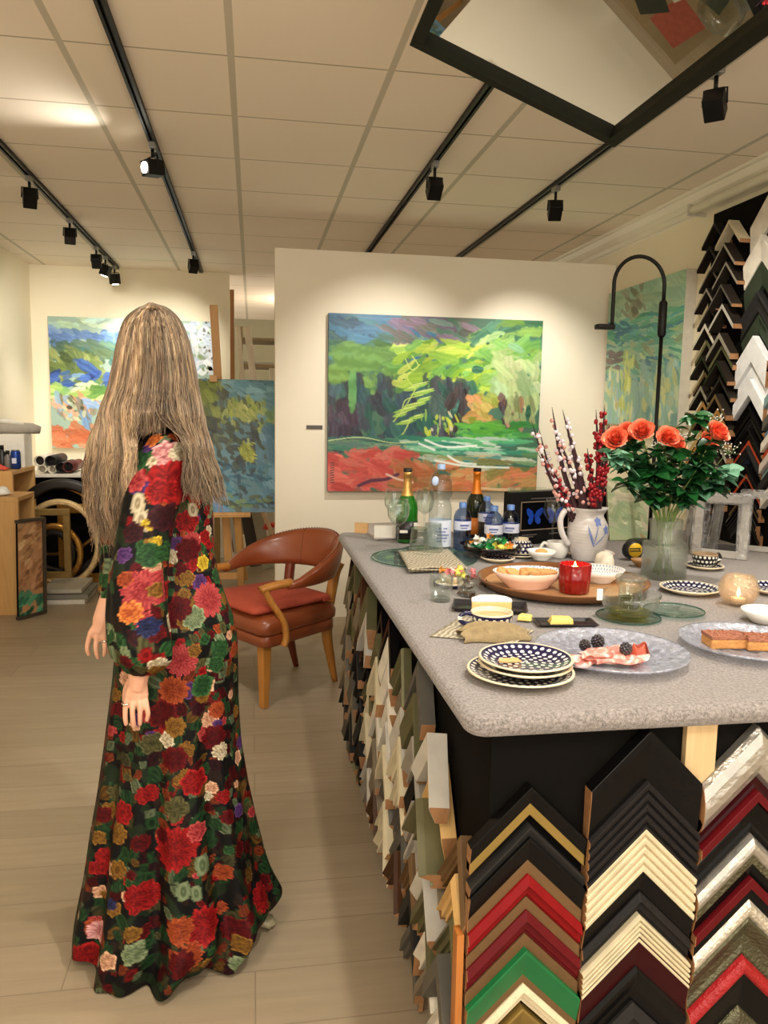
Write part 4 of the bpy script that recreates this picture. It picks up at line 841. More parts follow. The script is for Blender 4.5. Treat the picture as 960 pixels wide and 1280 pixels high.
def outl(py):  # hair outline at a level
    return (np.interp(py, [380, 382, 385, 392, 402, 430, 470, 500, 540, 580, 620, 650, 690], [189, 181, 173, 161, 153, 144, 138, 130, 116, 107, 108, 114, 124]), np.interp(py, [380, 382, 385, 392, 402, 430, 470, 500, 540, 580, 620, 650, 690], [193, 201, 209, 219, 227, 239, 246, 251, 257, 267, 279, 284, 286]))
for k in range(3400):
    u = rh.random()         # across the silhouette, 0 left .. 1 right
    back = rh.random()      # 0 nearest the viewer, 1 far side
    side = -math.cos(PI*u)  # -1..1
    if u < .50: end = rh.uniform(585, 685) if u < .36 else rh.uniform(500, 590)-0
    else: end = rh.uniform(560, 632)-(.78-u)*60*(u < .78)
    if .42 < u < .60: end = rh.uniform(495, 548)
    if rh.random() < .12: end += rh.uniform(0, 22)
    sgn = -1 if back < .68 else 1
    pts = [top+Vector((rh.uniform(-.006, .006), rh.uniform(-.02, .03), rh.uniform(-.003, .002)))]
    wave = rh.uniform(-.008, .008); ph_ = rh.uniform(0, 6)
    cl_u = u+.012*math.sin(u*60)
    for py in (383, 388, 396, 406, 420, 440, 475, 515, 555, 595, 635, 690):
        if py > end: py = end
        l_, r_ = outl(py); px = l_+(r_-l_)*(.5+.5*side*(.98))
        if py > 545 and u < .5: px = l_+(167-l_)*min(1, u/.36)*1.0
        if py > 545 and u >= .5: px = 228+(r_-228)*min(1, max(0, (u-.55)/.45))
        cp = max(0, 1-((px-(l_+r_)/2)/((r_-l_)/2+1e-6))**2)**.5
        D_ = (.1+.0*py)*cp*sgn*(.75+.25*rh.random()) if py < 500 else (-.105*cp*(.8+.3*rh.random()) if u > .5 else (.06*sgn-.05)*cp)
        if py >= 540: D_ += -.06 if (u > .5) else -.05*(u > .3)
        w_ = wp(px+7.0*math.sin(py*.05+ph_+u*14)*(py > 440)*(py-440)/160, py, D_)-wo0
        pts.append(w_)
        if py >= end: break
    ci = HC[min(7, int(abs(math.sin(u*47+back*9+math.floor(u*23)*1.7))*8))] if rh.random() < .8 else rh.choice(HC)
    f_ = rh.uniform(.82, 1.1)*(1.12 if u < .42 else .95)*(.9+.16*math.sin(u*33+1)*math.sin(u*71)); strand(pts, rh.uniform(.0011, .0024), tuple(min(255, x*f_) for x in ci))
for k in range(60):   # loose flyaway locks at the left tips
    u = rh.random(); x0 = rh.uniform(108, 165); pts = [wp(x0+10, 560, -.03)-wo0, wp(x0+rh.uniform(-6, 6), 610, -.03)-wo0, wp(x0+rh.uniform(-8, 10)+6, 655, -.03)-wo0, wp(x0+rh.uniform(0, 26), rh.uniform(670, 700), -.03)-wo0]
    strand(pts, .0013, rh.choice(HC))
me = bpy.data.meshes.new('hair'); me.from_pydata([tuple(v) for v in vs], [], fs); at = me.attributes.new('paint', 'FLOAT_COLOR', 'POINT')
C4 = np.ones((len(vs), 4)); C4[:, :3] = LIN(np.array(cl)); at.data.foreach_set('color', C4.ravel()); me.materials.append(M_HAIR)
me.polygons.foreach_set('use_smooth', [True]*len(me.polygons)); me.update(); ho = bpy.data.objects.new('hair', me); col.objects.link(ho); ho.parent = wo; ho['label'] = 'long loose wavy blonde hair'
# fuller inner mass of the hair around the skull
m = MB(); prof_ = []
n = N('hair_underlayer'); st = n.noise(40, 5, n.mapping((1, 1, .05)), .7)
n.set(Base_Color=n.ramp(st, [(.3, lin((104, 78, 52))), (.7, lin((182, 150, 110)))]), Roughness=.6); n.bump(st, .8, .01)
vs2 = []; NJ = 40; LV = [381, 382.5, 385, 389, 395, 403, 415, 435, 460, 490, 515, 530]
for py in LV:
    l_, r_ = outl(py); a = wp(l_+5, py+2); b = wp(r_-5, py+2); hw_ = (b.x-a.x)/2; cx = (a.x+b.x)/2
    dd = min(hw_*1.1, .092)
    for j in range(NJ): t = 2*PI*j/NJ; vs2.append((cx+hw_*.93*math.cos(t)-wo0.x, dd*math.sin(t)+.0, (a.z+b.z)/2-wo0.z))
f2 = [(i*NJ+j, i*NJ+(j+1) % NJ, (i+1)*NJ+(j+1) % NJ, (i+1)*NJ+j) for i in range(len(LV)-1) for j in range(NJ)]+[tuple(range(NJ)), tuple(range((len(LV)-1)*NJ, len(LV)*NJ))]
m.add(vs2, f2, 0, True).build('hair_underlayer', n.m, ho)
# ================================================================== COUNTER
CX0, CX1, CY0, CY1 = .425, 1.98, 1.305, 3.33
ct = thing('display_counter', 'long counter with a grey carpeted top and black sides hung with corner samples', 'counter', (1.2, 2.3, 0))
c0 = Vector((1.2, 2.3, 0))
def CB(lo, hi): return tuple(Vector(lo)-c0), tuple(Vector(hi)-c0)
MB().box(*CB((CX0, CY0, 0), (CX1, CY1, .885))).build('body', M_DARK, ct)
n = N('grey_carpet'); f1 = n.noise(170, 4, None, .75); f2 = n.noise(3.5, 3); f3 = n.noise(420, 2)
c = n.ramp(f1, [(.32, lin((80, 74, 72))), (.68, lin((170, 162, 160)))]); c = n.mix(n.math('MULTIPLY', f2, .35), c, lin((128, 118, 108)))
n.set(Base_Color=c, Roughness=.95, Sheen_Weight=.25); n.bump(n.math('ADD', f1, f3), .75, .004); M_CARPET = n.m
m = MB(); P = []; hw = .021
for i in range(9):
    a = -PI/2+PI*i/8; P.append((hw*math.cos(a), hw*math.sin(a)))
def rect(inset, nrm_):  # rounded rectangle ring
    R = .03; pts = []
    for cx, cy, a0 in ((1.99-R, 1.262+R, -PI/2), (1.99-R, 3.36-R, 0), (.375+R, 3.36-R, PI/2), (.375+R, 1.262+R, PI)):
        for k in range(6):
            a = a0+PI/2*k/5; pts.append((cx+(R+inset)*math.cos(a), cy+(R+inset)*math.sin(a)))
    return pts
vs = []; fs = []
for o_, z_ in P: vs += [(x-c0.x, y-c0.y, TZ-hw+z_) for x, y in rect(o_-.008, 0)]
K = 24
for i in range(len(P)-1):
    for j in range(K): a = i*K+j; b = i*K+(j+1) % K; fs.append((a, b, b+K, a+K))
fs.append(tuple(range(K))); fs.append(tuple(range((len(P)-1)*K, len(P)*K)))
m.add(vs, fs, 0, False); m.build('carpeted_top', M_CARPET, ct)
M_ORW = wood('orange_batten', (160, 92, 34), (196, 126, 58), 2)
MB().box(*CB((.366, 1.285, 0), (.379, 1.315, .50))).build('corner_batten', M_ORW, ct)
MB().box(*CB((.800, 1.290, .72), (.862, 1.304, .885))).build('pale_batten', wood('pale_batten_wood', (206, 172, 122), (222, 192, 146), 2), ct)

# corner samples: two mitred legs of moulding meeting in a point at the top
ENDW = wood('raw_moulding_end', (140, 96, 60), (172, 126, 84), 0, 30)
def chev_mesh(W, v, dep, prof, k=1.0):
    """profile prof: (t from outer to inner edge 0..1, height above the back)"""
    m = MB(); vs = []; n_ = len(prof)
    for s_ in (-1, 0, 1):
        for t, h in prof: vs.append((s_*W/2, -h*dep, -abs(s_)*W/2*k-t*v))
        vs.append((s_*W/2, 0, -abs(s_)*W/2*k-v)); vs.append((s_*W/2, 0, -abs(s_)*W/2*k))
    q = n_+2; fs = []; mi = []
    for b in (0, q):
        for i in range(q):
            j = (i+1) % q; fs.append((b+i, b+j, b+q+j, b+q+i)); mi.append(0 if i < n_-1 else 2)
    fs.append(tuple(range(q))); fs.append(tuple(range(2*q, 3*q))); mi += [1, 1]
    m.add(vs, fs, mi); return m
PROFS = {
 'flat': [(0, 1), (1, 1)], 'bevel': [(0, 1), (.12, 1), (1, .6)], 'scoop': [(0, .75), (.1, 1), (.25, .85), (.5, .55), (.75, .5), (.88, .6), (1, .55)],
 'step': [(0, .8), (.35, 1), (.4, .7), (.7, .7), (.74, .5), (1, .5)], 'lipin': [(0, .95), (.62, 1), (.62, .55), (1, .5)],
 'ribs': [p for i in range(5) for p in ((i*.2, .75), (i*.2+.04, 1), (i*.2+.15, .95))]+[(1, .72)],
 'thin': [(0, 1), (1, 1)], 'round': [(0, .5), (.1, .78), (.3, .96), (.5, 1), (.7, .96), (.9, .78), (1, .5)]}
SAMP = {}; SIDED = mat('moulding_dark_flank', (40, 34, 28), .5, var=.3, Specular_IOR_Level=.15)
def sample(axis, pos, W, v, dep, prof, face, label, group, lean=0.0, end=None, k=1.0, twist=0.0):
    key = (round(W, 3), round(v, 3), round(dep, 3), prof, face.name, k)
    if key not in SAMP:
        o = chev_mesh(W, v, dep, PROFS[prof], k).build('frame_corner_sample', [face, end or ENDW, SIDED if prof == 'thin' and face.name not in ('moulding_oak', 'moulding_pine', 'moulding_cream') else face])
        mo = o.modifiers.new('bevel', 'BEVEL'); mo.width = .0008; mo.segments = 1; mo.limit_method = 'ANGLE'; SAMP[key] = o
    else:
        o = SAMP[key].copy(); col.objects.link(o)
    o.location = pos; o.rotation_euler = (lean, twist, 0 if axis == 'front' else -PI/2)
    tag(o, label, 'frame sample', group); return o
def mm(name, c, rough=.35, **k): return mat('moulding_'+name, c, rough, var=.2, scale=25, Specular_IOR_Level=.12 if sum(c) < 160 else .35, **k)
S = dict(
 black=mm('black', (14, 13, 13), .25), matt=mm('matt_black', (22, 22, 22), .6), char=mm('charcoal', (38, 37, 36), .5), streak=mm('streaked_black', (30, 28, 28), .4, bump=.4, bscale=120),
 gold=mm('dull_gold', (142, 118, 62), .35, metal=.5), red=mm('dark_red', (118, 12, 16), .35), maroon=mm('maroon', (86, 14, 20), .35), green=mm('green', (16, 98, 52), .35),
 brown=mm('brown', (98, 72, 42), .5), cream=mm('cream', (205, 192, 160), .5), ribbed=mm('ribbed_cream', (206, 192, 160), .55, bump=.3), deepred=mm('oxblood', (48, 10, 14), .3),
 silver=mm('hammered_silver', (176, 172, 164), .28, metal=.75, bump=1.0, bscale=38), rough_silver=mm('crumpled_silver', (205, 198, 184), .3, metal=.6, bump=1.0, bscale=110),
 pewter=mm('pewter', (92, 90, 70), .3, metal=.7, bump=1.0, bscale=140), spark=mm('glittering_red', (150, 20, 26), .3, bump=.8, bscale=160),
 white=mm('white', (226, 226, 226), .45), offw=mm('off_white', (214, 206, 190), .5), grey=mm('warm_grey', (142, 134, 120), .5), lgrey=mm('light_grey', (182, 176, 164), .5), dgrey=mm('dark_grey', (82, 78, 70), .5),
 oak=mm('honey_oak', (176, 122, 62), .45), pine=mm('pale_pine', (206, 166, 104), .45), taupe=mm('taupe', (120, 108, 88), .5), olive=mm('olive', (96, 92, 62), .45, metal=.3),
 orange=mm('orange_red', (176, 62, 34), .4), blue=mm('slate_blue', (92, 120, 140), .45), navy=mm('dark_navy', (30, 34, 46), .35), teal=mm('grey_teal', (116, 142, 142), .45), dgreen=mm('dark_green', (50, 58, 44), .4), walnut=mm('walnut', (72, 46, 28), .4), pinkish=mm('pale_pink_grey', (200, 184, 172), .5))
NM = dict(black='glossy black', matt='matt black', char='charcoal', streak='streaked black', gold='dull gold', red='dark red', maroon='maroon', green='green', brown='brown', cream='cream', ribbed='ribbed cream', deepred='oxblood red', silver='hammered silver', rough_silver='crumpled silver', pewter='dark pewter', spark='glittering red', white='white', offw='off-white', grey='warm grey', lgrey='light grey', dgrey='dark grey', oak='honey oak', pine='pale pine', taupe='taupe', olive='olive', orange='orange-red', blue='slate blue', navy='dark navy', teal='grey-teal', dgreen='dark green', walnut='walnut', pinkish='pale pinkish')
OD = ['topmost', 'second', 'third', 'fourth', 'fifth', 'sixth', 'seventh', 'eighth', 'ninth', 'tenth', 'eleventh', 'twelfth', 'thirteenth', 'fourteenth', 'fifteenth', 'sixteenth', 'seventeenth', 'eighteenth', 'nineteenth', 'twentieth']
# ---- front of the counter: three columns, read top to bottom (tip height z, colour, face height, depth, profile)
FC = [
 (.4725, 'left', [(.813, 'black', .05, .026, 'bevel'), (.782, 'gold', .022, .02, 'flat'), (.742, 'char', .03, .03, 'bevel'), (.722, 'black', .048, .03, 'bevel'), (.676, 'brown', .03, .02, 'flat'), (.652, 'red', .055, .032, 'step'), (.607, 'brown', .03, .02, 'flat'), (.584, 'maroon', .055, .03, 'step'), (.536, 'brown', .03, .02, 'flat'), (.512, 'green', .055, .034, 'bevel'), (.463, 'brown', .03, .02, 'flat'), (.442, 'ribbed', .04, .03, 'step'), (.395, 'gold', .04, .028, 'bevel'), (.345, 'black', .05, .028, 'step'), (.29, 'cream', .05, .028, 'step')]),
 (.686, 'middle', [(.905, 'black', .145, .03, 'bevel'), (.813, 'streak', .10, .034, 'ribs'), (.727, 'ribbed', .088, .034, 'ribs'), (.648, 'black', .06, .03, 'bevel'), (.600, 'streak', .05, .03, 'step'), (.556, 'cream', .052, .034, 'ribs'), (.518, 'deepred', .10, .03, 'bevel'), (.455, 'black', .10, .032, 'scoop'), (.38, 'char', .08, .03, 'step')]),
 (.902, 'right', [(.898, 'silver', .095, .034, 'round'), (.833, 'deepred', .06, .03, 'scoop'), (.78, 'maroon', .02, .034, 'flat'), (.764, 'black', .07, .028, 'scoop'), (.692, 'silver', .045, .034, 'round'), (.658, 'pewter', .02, .03, 'flat'), (.645, 'black', .05, .028, 'bevel'), (.612, 'maroon', .022, .034, 'flat'), (.596, 'black', .04, .028, 'flat'), (.572, 'rough_silver', .045, .036, 'round'), (.538, 'pewter', .09, .034, 'scoop'), (.452, 'spark', .04, .036, 'round'), (.42, 'black', .08, .03, 'bevel'), (.35, 'pewter', .06, .03, 'round')]),
 (1.118, 'rightmost', [(.88, 'cream', .08, .034, 'round'), (.78, 'black', .08, .034, 'bevel'), (.68, 'red', .08, .034, 'step')])]
for x, nm, L in FC[:3]:
    for i, (z, c_, v, dp, pf) in enumerate(L):
        z = 1.45-(1.45-z)*1.048; v *= 1.048
        sample('front', (.495+(x-.4725)*1.05, CY0-.001, z), .221, v, dp, pf, S[c_], f"{NM[c_]} frame corner sample, {OD[i]} in the {nm} column on the counter front", 'frame corner samples on the counter front')
# ---- long left side
pal = ['black', 'char', 'dgrey', 'taupe', 'grey', 'lgrey', 'cream', 'olive', 'walnut', 'offw', 'brown', 'pine', 'dgrey', 'grey', 'lgrey', 'taupe', 'olive']
cols = ['nearest', 'second-nearest', 'third-nearest', 'fourth-nearest', 'fifth-nearest', 'sixth-nearest', 'seventh-nearest', 'eighth-nearest', 'ninth-nearest', 'farthest']
special = {(0, 0): ('brown', .03), (0, 1): ('pine', .045), (0, 3): ('dgrey', .06), (0, 4): ('offw', .05), (1, 0): ('lgrey', .045), (1, 2): ('olive', .07), (1, 4): ('lgrey', .05), (1, 6): ('offw', .04)}
r2 = random.Random(21)
for ci in range(10):
    y = 1.39+ci*.197; z = (.63, .76, .86)[min(ci, 2)]-(.03 if ci % 2 and ci > 2 else 0)+(.03 if ci > 6 else 0); i = 0
    while z > .17:
        c_ = r2.choice(pal if ci < 7 else ['black', 'char', 'walnut', 'dgrey', 'olive', 'black', 'taupe']); v = r2.uniform(.03, .065); dp = r2.uniform(.022, .045)
        if ci in (3, 4, 5) and i in (2, 3, 4): c_ = r2.choice(['cream', 'offw', 'lgrey', 'cream'])
        if (ci, i) in special: c_, dp = special[(ci, i)]
        sample('side', (CX0-.001-r2.uniform(0, .012), y+r2.uniform(-.006, .006), z), .19, v, dp, r2.choice(['flat', 'bevel', 'bevel', 'step', 'scoop', 'lipin']), S[c_],
               f"{NM[c_]} frame corner sample, {OD[i]} in the {cols[ci]} column along the counter's long left side", 'frame corner samples on the long side of the counter', k=1.3, lean=-r2.uniform(.02, .13))
        z -= v*.8+r2.uniform(.03, .055); i += 1
# ================================================================== THINGS ON THE COUNTER
E0 = .0008
def T(px, py, h=0.0):
    p = onz(px, py, TZ+h); p.z = TZ+h+E0; return p
G_CLEAR = glass('clear_glass', (246, 250, 249), ior=1.5, refl=.75); G_AQUA = glass('aqua_glass', (234, 245, 243), ior=2.0); G_EDGE = glass('aqua_glass_rim', (180, 218, 212), ior=1.6)
G_TEX = glass('textured_glass', (236, 240, 238), .08, 1.45, bump=.9, bscale=120, milk=.085, mc=(214, 214, 204)); G_CRK = glass('crackle_glass', (238, 232, 222), .08, 1.5, bump=1.0, bscale=120, milk=.17, mc=(240, 225, 205))
G_BLUE = glass('blue_bottle_plastic', (168, 188, 220), .05, 1.5); G_PET = glass('clear_bottle_plastic', (236, 241, 244), .04, 1.4)
CRM = mat('cream_stoneware', (222, 206, 176), .3, var=.06); WCER = mat('white_ceramic', (236, 234, 228), .2)
PK_F = polka('polka_glaze_plate', 'flat', .0145, .0044); PK_S = polka('polka_glaze_side', 'side', .018, .0055, 18); PK_K = polka('polka_glaze_black', 'side', .015, .0045, 18, (18, 18, 26))
PK_FR = polka('polka_glaze_black_plate', 'flat', .013, .0034, navy=(26, 24, 40))
def wall_(r, h, t_, base=.6, flare=1.0):  # tumbler profile, closed
    return [(0, 0), (r*base, 0), (r*flare, h), (r*flare-t_, h), (r*base-t_, t_*2.5), (0, t_*2.5)]
def plate(name, label, p, R, mats, group=None, depth=.016, rim_m=1, top_m=0, h=None):
    t = thing(name, label, 'plate', p, group=group)
    MB().lathe([(0, 0, rim_m), (R*.55, 0, rim_m), (R*.62, .002, rim_m), (R, depth, rim_m), (R-.002, depth+.003, rim_m), (R-.006, depth+.002, top_m), (R*.66, .006, top_m), (0, .0055, top_m)], 64).build('dish', mats, t); return t
# --- wine glasses
def wineglass(p, label, R=.038, Hh=.2, rz=0):
    t = thing('wine_glass', label, 'wine glass', p, group='wine glasses')
    b = Hh*.5
    MB().lathe([(.0, 0), (.034, 0), (.034, .0015), (.006, .006), (.0038, .014), (.0038, b-.006), (.008, b)], 32).build('stem', G_CLEAR, t)
    MB().lathe([(.008, b), (R*.62, b+.012), (R*.95, b+.035), (R, b+.055), (R*.93, Hh-.02), (R*.80, Hh), (R*.80-.0012, Hh), (R*.93-.0014, Hh-.02), (R-.0014, b+.055), (R*.94-.001, b+.035), (R*.6, b+.013), (.006, b+.003)], 36).build('bowl', G_CLEAR, t); return t
wineglass(T(497, 690), 'wine glass standing in front of the green champagne bottle', .041, .20)
wineglass(T(492, 672), 'wine glass behind and left of the green champagne bottle', .042, .205)
wineglass(T(530, 673), 'wine glass behind and right of the green champagne bottle', .04, .205)
wineglass(T(690, 683), 'wine glass in front of the black butterfly box, beside the jug handle', .04, .19)
# --- bottles
def champagne(p, label, glass_c, foil, neck, lab, R=.044, Hh=.30):
    t = thing('champagne_bottle', label, 'bottle', p)
    MB().lathe([(0, .008), (R*.7, 0), (R, .006), (R, Hh*.46), (R*.93, Hh*.54), (R*.6, Hh*.63), (R*.40, Hh*.70), (R*.34, Hh*.8), (0, Hh*.8)], 36).build('body', glass_c, t)
    MB().lathe([(R*.585, Hh*.635), (R*.43, Hh*.705), (R*.375, Hh*.82), (R*.36, Hh*.9), (R*.40, Hh*.905), (R*.40, Hh*.95), (R*.33, Hh*.955)], 32).build('foil', foil, t)
    MB().lathe([(R*.34, Hh*.93), (R*.38, Hh*.95), (R*.42, Hh*.985), (R*.36, Hh), (0, Hh)], 24).build('stopper', neck, t)
    MB().lathe([(R*1.01, Hh*.06), (R*1.01, Hh*.30), (R*1.0, Hh*.30), (R*1.0, Hh*.06)], 36, close=True).build('label', lab[0], t)
    MB().lathe([(R*.66, Hh*.60), (R*.50, Hh*.665), (R*.48, Hh*.665), (R*.64, Hh*.60)], 32, close=True).build('neck_label', lab[1], t); return t
M_GRN = N('green_bottle_glass'); M_GRN.set(Base_Color=lin((34, 120, 30)), Roughness=.06, Transmission_Weight=.35, IOR=1.45, Coat_Weight=.4); M_GRN = M_GRN.m
M_FOIL = mat('gold_foil', (206, 162, 92), .3, metal=.75, bump=.6, bscale=120); M_OFOIL = mat('orange_foil', (222, 124, 28), .3, metal=.35, bump=.5, bscale=120)
M_LBK = mat('bottle_label_black', (24, 20, 22), .4); M_LBW = mat('bottle_label_white', (225, 218, 208), .5)
b = champagne(T(508, 678), 'green champagne bottle with a gold foil neck at the back left of the counter', M_GRN, M_FOIL, mat('dark_cork', (34, 30, 26), .5), (M_LBK, M_LBK))
MB().box((.02, -.046, .06), (.036, -.036, .085)).box((-.036, -.046, .045), (-.005, -.036, .055)).build('label_print', M_LBW, b)
champagne(T(594, 672), 'dark champagne bottle with orange foil behind the blue water bottles', mat('dark_bottle_glass', (30, 34, 16), .08), M_OFOIL, M_BLACK, (mat('bottle_label_orange', (214, 120, 34), .5), M_OFOIL), R=.042, Hh=.295)
t = thing('water_bottle', 'large clear ribbed water bottle with a pale blue cap, behind the upturned tumblers', 'bottle', T(549, 690))
pr_ = [(0, .006), (.03, 0), (.042, .01)]+[(.043-.0025*(i % 2), .02+.0085*i) for i in range(13)]+[(.043, .14), (.043, .165), (.040, .185), (.034, .196), (.034, .204), (.042, .215), (.044, .235), (.043, .27), (.036, .29), (.022, .306), (.0135, .314), (.0135, .322)]
MB().lathe(pr_, 36).build('body', G_PET, t)
MB().lathe([(.0150, .314), (.0155, .331), (.013, .333), (0, .333)], 24).build('cap', mat('pale_blue_cap', (150, 180, 220), .4), t)
MB().lathe([(.0438, .025), (.0438, .125)], 36).build('label', mat('pet_label', (214, 222, 238), .4, Alpha=.8), t)
MB().ball((-.030, -.034, .272), (.014, .006, .018), 12).build('neck_sticker', mat('sticker_blue', (176, 196, 232), .4), t)
m = MB()
for i in range(5): m.box((-.022, -.0455+.001*abs(i-2), .045+.012*i), (.012+.006*(i % 3), -.043, .049+.012*i))
m.build('label_print', mat('label_ink', (92, 104, 160), .5), t)
M_BCAP = mat('blue_cap', (92, 128, 190), .35); M_BLAB = mat('water_label', (206, 210, 228), .4); M_BWAT = N('bottled_water'); M_BWAT.set(Base_Color=lin((120, 134, 160)), Roughness=.05, Transmission_Weight=.8, IOR=1.2); M_BWAT = M_BWAT.m
t = thing('water_bottle', 'x', 'bottle', T(577, 688), group='small blue water bottles'); sb0 = t
pr_ = [(0, .004), (.024, 0), (.0335, .008)]+[(.034-.0016*(i % 2), .014+.006*i) for i in range(10)]+[(.034, .078), (.034, .118), (.0335, .13), (.027, .15), (.014, .163), (.0125, .17)]
MB().lathe(pr_, 30).build('body', G_BLUE, t)
MB().lathe([(.0140, .166), (.0145, .183), (.012, .185), (0, .185)], 22).build('cap', M_BCAP, t)
lb = MB().lathe([(.0346, .082), (.0346, .116)], 30).build('label', M_BLAB, t)
m = MB().box((-.018, -.0362, .098), (.016, -.0345, .104)).box((-.014, -.0362, .089), (.010, -.0345, .092)).build('print', mat('label_ink', (92, 104, 160), .5), lb)
t['label'] = 'small blue water bottle, leftmost of the five, beside the big clear bottle'
for (px, py), lab in zip(((607, 676), (616, 694), (641, 673), (636.5, 692)), ('small blue water bottle at the back, between the leftmost and the front one', 'small blue water bottle in front, in the middle of the five', 'small blue water bottle at the back right, left of the black box edge', 'small blue water bottle, rightmost, directly before the black box edge')):
    dup(sb0, T(px, py), rnd.uniform(-.4, .4), lab)
# --- glass discs and tumblers
def disc(name, label, p, R, th_=.006, mt=G_AQUA, foot=0.0, group=None, rim=G_EDGE, cat='plate'):
    t = thing(name, label, cat, p, group=group)
    MB().lathe([(0, foot), (R*.9, foot), (R, foot+.004), (R, foot+.004+th_*.6), (R*.9, foot+th_), (0, foot+th_)], 64).build('disc', mt, t)
    MB().lathe([(R-.001, foot+.003), (R+.001, foot+.005), (R-.001, foot+.008)], 64, close=True).build('rim', rim, t)
    if foot: MB().lathe([(R*.3, 0), (R*.34, 0), (R*.3, foot), (R*.28, foot)], 40, close=True).build('foot', mt, t)
    return t
disc('glass_plate', 'large round aqua glass plate under the folded napkins, back left', T(530, 699), .19, .005)
disc('glass_plate', 'small round aqua glass plate carrying the two upturned tumblers', T(537, 690, .012), .102, .005, foot=0)
def tumbler(p, label, up, R=.038, Hh=.105, fac=True):
    t = thing('tumbler', label, 'glass', p, group='drinking tumblers')
    w_ = (lambda a, z: 1+.025*math.cos(a*10)) if fac else None; pr2 = wall_(R, Hh, .0025, .78)
    if not up: pr2 = [(r, Hh-z) for r, z in pr2]
    MB().lathe(pr2, 60, wob=w_).build('wall', G_CLEAR, t)
    zb = (.001, .009) if up else (Hh-.009, Hh-.001)
    MB().lathe([(0, zb[0]), (R*.74, zb[0]), (R*.74, zb[1]), (0, zb[1])], 30).build('thick_base', G_TEX, t); return t
tumbler(T(541, 690, .018), 'upturned glass tumbler, right one on the small aqua plate', False)
tumbler(T(524, 688, .018), 'upturned glass tumbler, left one on the small aqua plate', False, Hh=.085)
tumbler(T(551, 751), 'short clear tumbler standing left, near the counter edge before the candy bowl', True, .036, .075, False)
t = tumbler(T(585, 745), 'short clear tumbler with a dark wrapped sweet inside, right of the other', True, .036, .06, False)
# --- folded napkins
M_NAP = N('woven_napkin'); wv = M_NAP.new('ShaderNodeTexWave'); M_NAP.link(M_NAP.mapping((1, 1, 1), (0, 0, .6)), wv.inputs['Vector']); wv.inputs['Scale'].default_value = 26; wv.inputs['Distortion'].default_value = 6; wv.inputs['Detail'].default_value = 2
M_NAP.set(Base_Color=M_NAP.mix(wv.outputs['Fac'], lin((132, 122, 100)), lin((190, 181, 160))), Roughness=.9); M_NAP = M_NAP.m
def napkin(name, label, corners, layers, cat='napkin', mt=None, amp=.003):
    A_, B__, C_, D_ = [Vector(c) for c in corners]; m = MB()
    for L in range(layers):
        def fn(u, v, L=L):
            p = A_.lerp(B__, u).lerp(D_.lerp(C_, u), v); p = Vector(p); p.z += .003+.0042*L+amp*(1+math.sin(7*u+L)*math.cos(5*v+L*2))*.6*(1 if L else .4); p.x += .004*math.sin(L*2.3); p.y += .003*math.cos(L*3.1); return p
        m.sheet(fn, 14, 14, th=.002)
    return tag(m.build(name, mt or M_NAP), label, cat)
napkin('napkin', 'folded stack of grey patterned napkins on the large aqua glass plate', (T(500, 694, .006), T(561, 690, .006), T(583, 714, .006), T(512, 716, .006)), 3)
napkin('napkin', 'flat patterned napkin under the polka cup at the left counter edge', (T(578, 772), T(668, 790), T(645, 806), T(537, 797)), 1, amp=.001)
# crumpled cloth pouch in front of the cup
mm0 = T(618, 799); vs = []
po = MB(); po.sheet(lambda u, v: (mm0.x-.082+.16*u+.004*math.sin(20*v), mm0.y-.032+.07*v+.006*math.sin(9*u), TZ+.004+.034*(math.sin(PI*min(1, max(0, v)))**.6)*(.35+.65*math.sin(PI*min(1, .12+u*.85)))+.0075*math.sin(19*v+5*u+2*math.sin(9*u))*math.sin(PI*v)*math.sin(PI*u)**.5), 60, 50, th=.003)
po = po.build('cloth_pouch', mat('pouch_cloth', (142, 124, 90), .85, var=.35, scale=70, bump=.5, bscale=180)); tag(po, 'crumpled brown patterned cloth pouch in front of the polka cup', 'cloth')
# --- stack of polka plates
pc = T(650, 852)
R1 = .107
plate('polka_plate', 'larger navy polka-dot plate at the bottom of the front stack', T(650, 847), R1, [PK_F, CRM], 'stacked polka plates', .016)
p2 = T(657, 846); 
plate('polka_plate', 'middle navy polka-dot plate of the front stack', (p2.x, p2.y+.006, TZ+.0115), .094, [PK_F, CRM], 'stacked polka plates', .016)
plate('polka_plate', 'topmost navy polka-dot plate of the front stack, with a cracker on it', (p2.x+.001, p2.y+.007, TZ+.0225), .095, [PK_F, CRM], 'stacked polka plates', .016)
ck = MB(); kp = [(-.024, -.006), (-.020, .008), (-.012, .011), (.008, .010), (.012, .014), (.022, .008), (.018, 0), (.022, -.010), (.004, -.012), (-.004, -.010), (-.010, -.013)]
ck = ck.prism(kp, 0, .003).build('cracker', mat('cracker_crust', (216, 170, 112), .8), loc=(p2.x-.030, p2.y+.014, TZ+.0295)); tag(ck, 'broken cracker piece lying on the top polka plate', 'cracker')
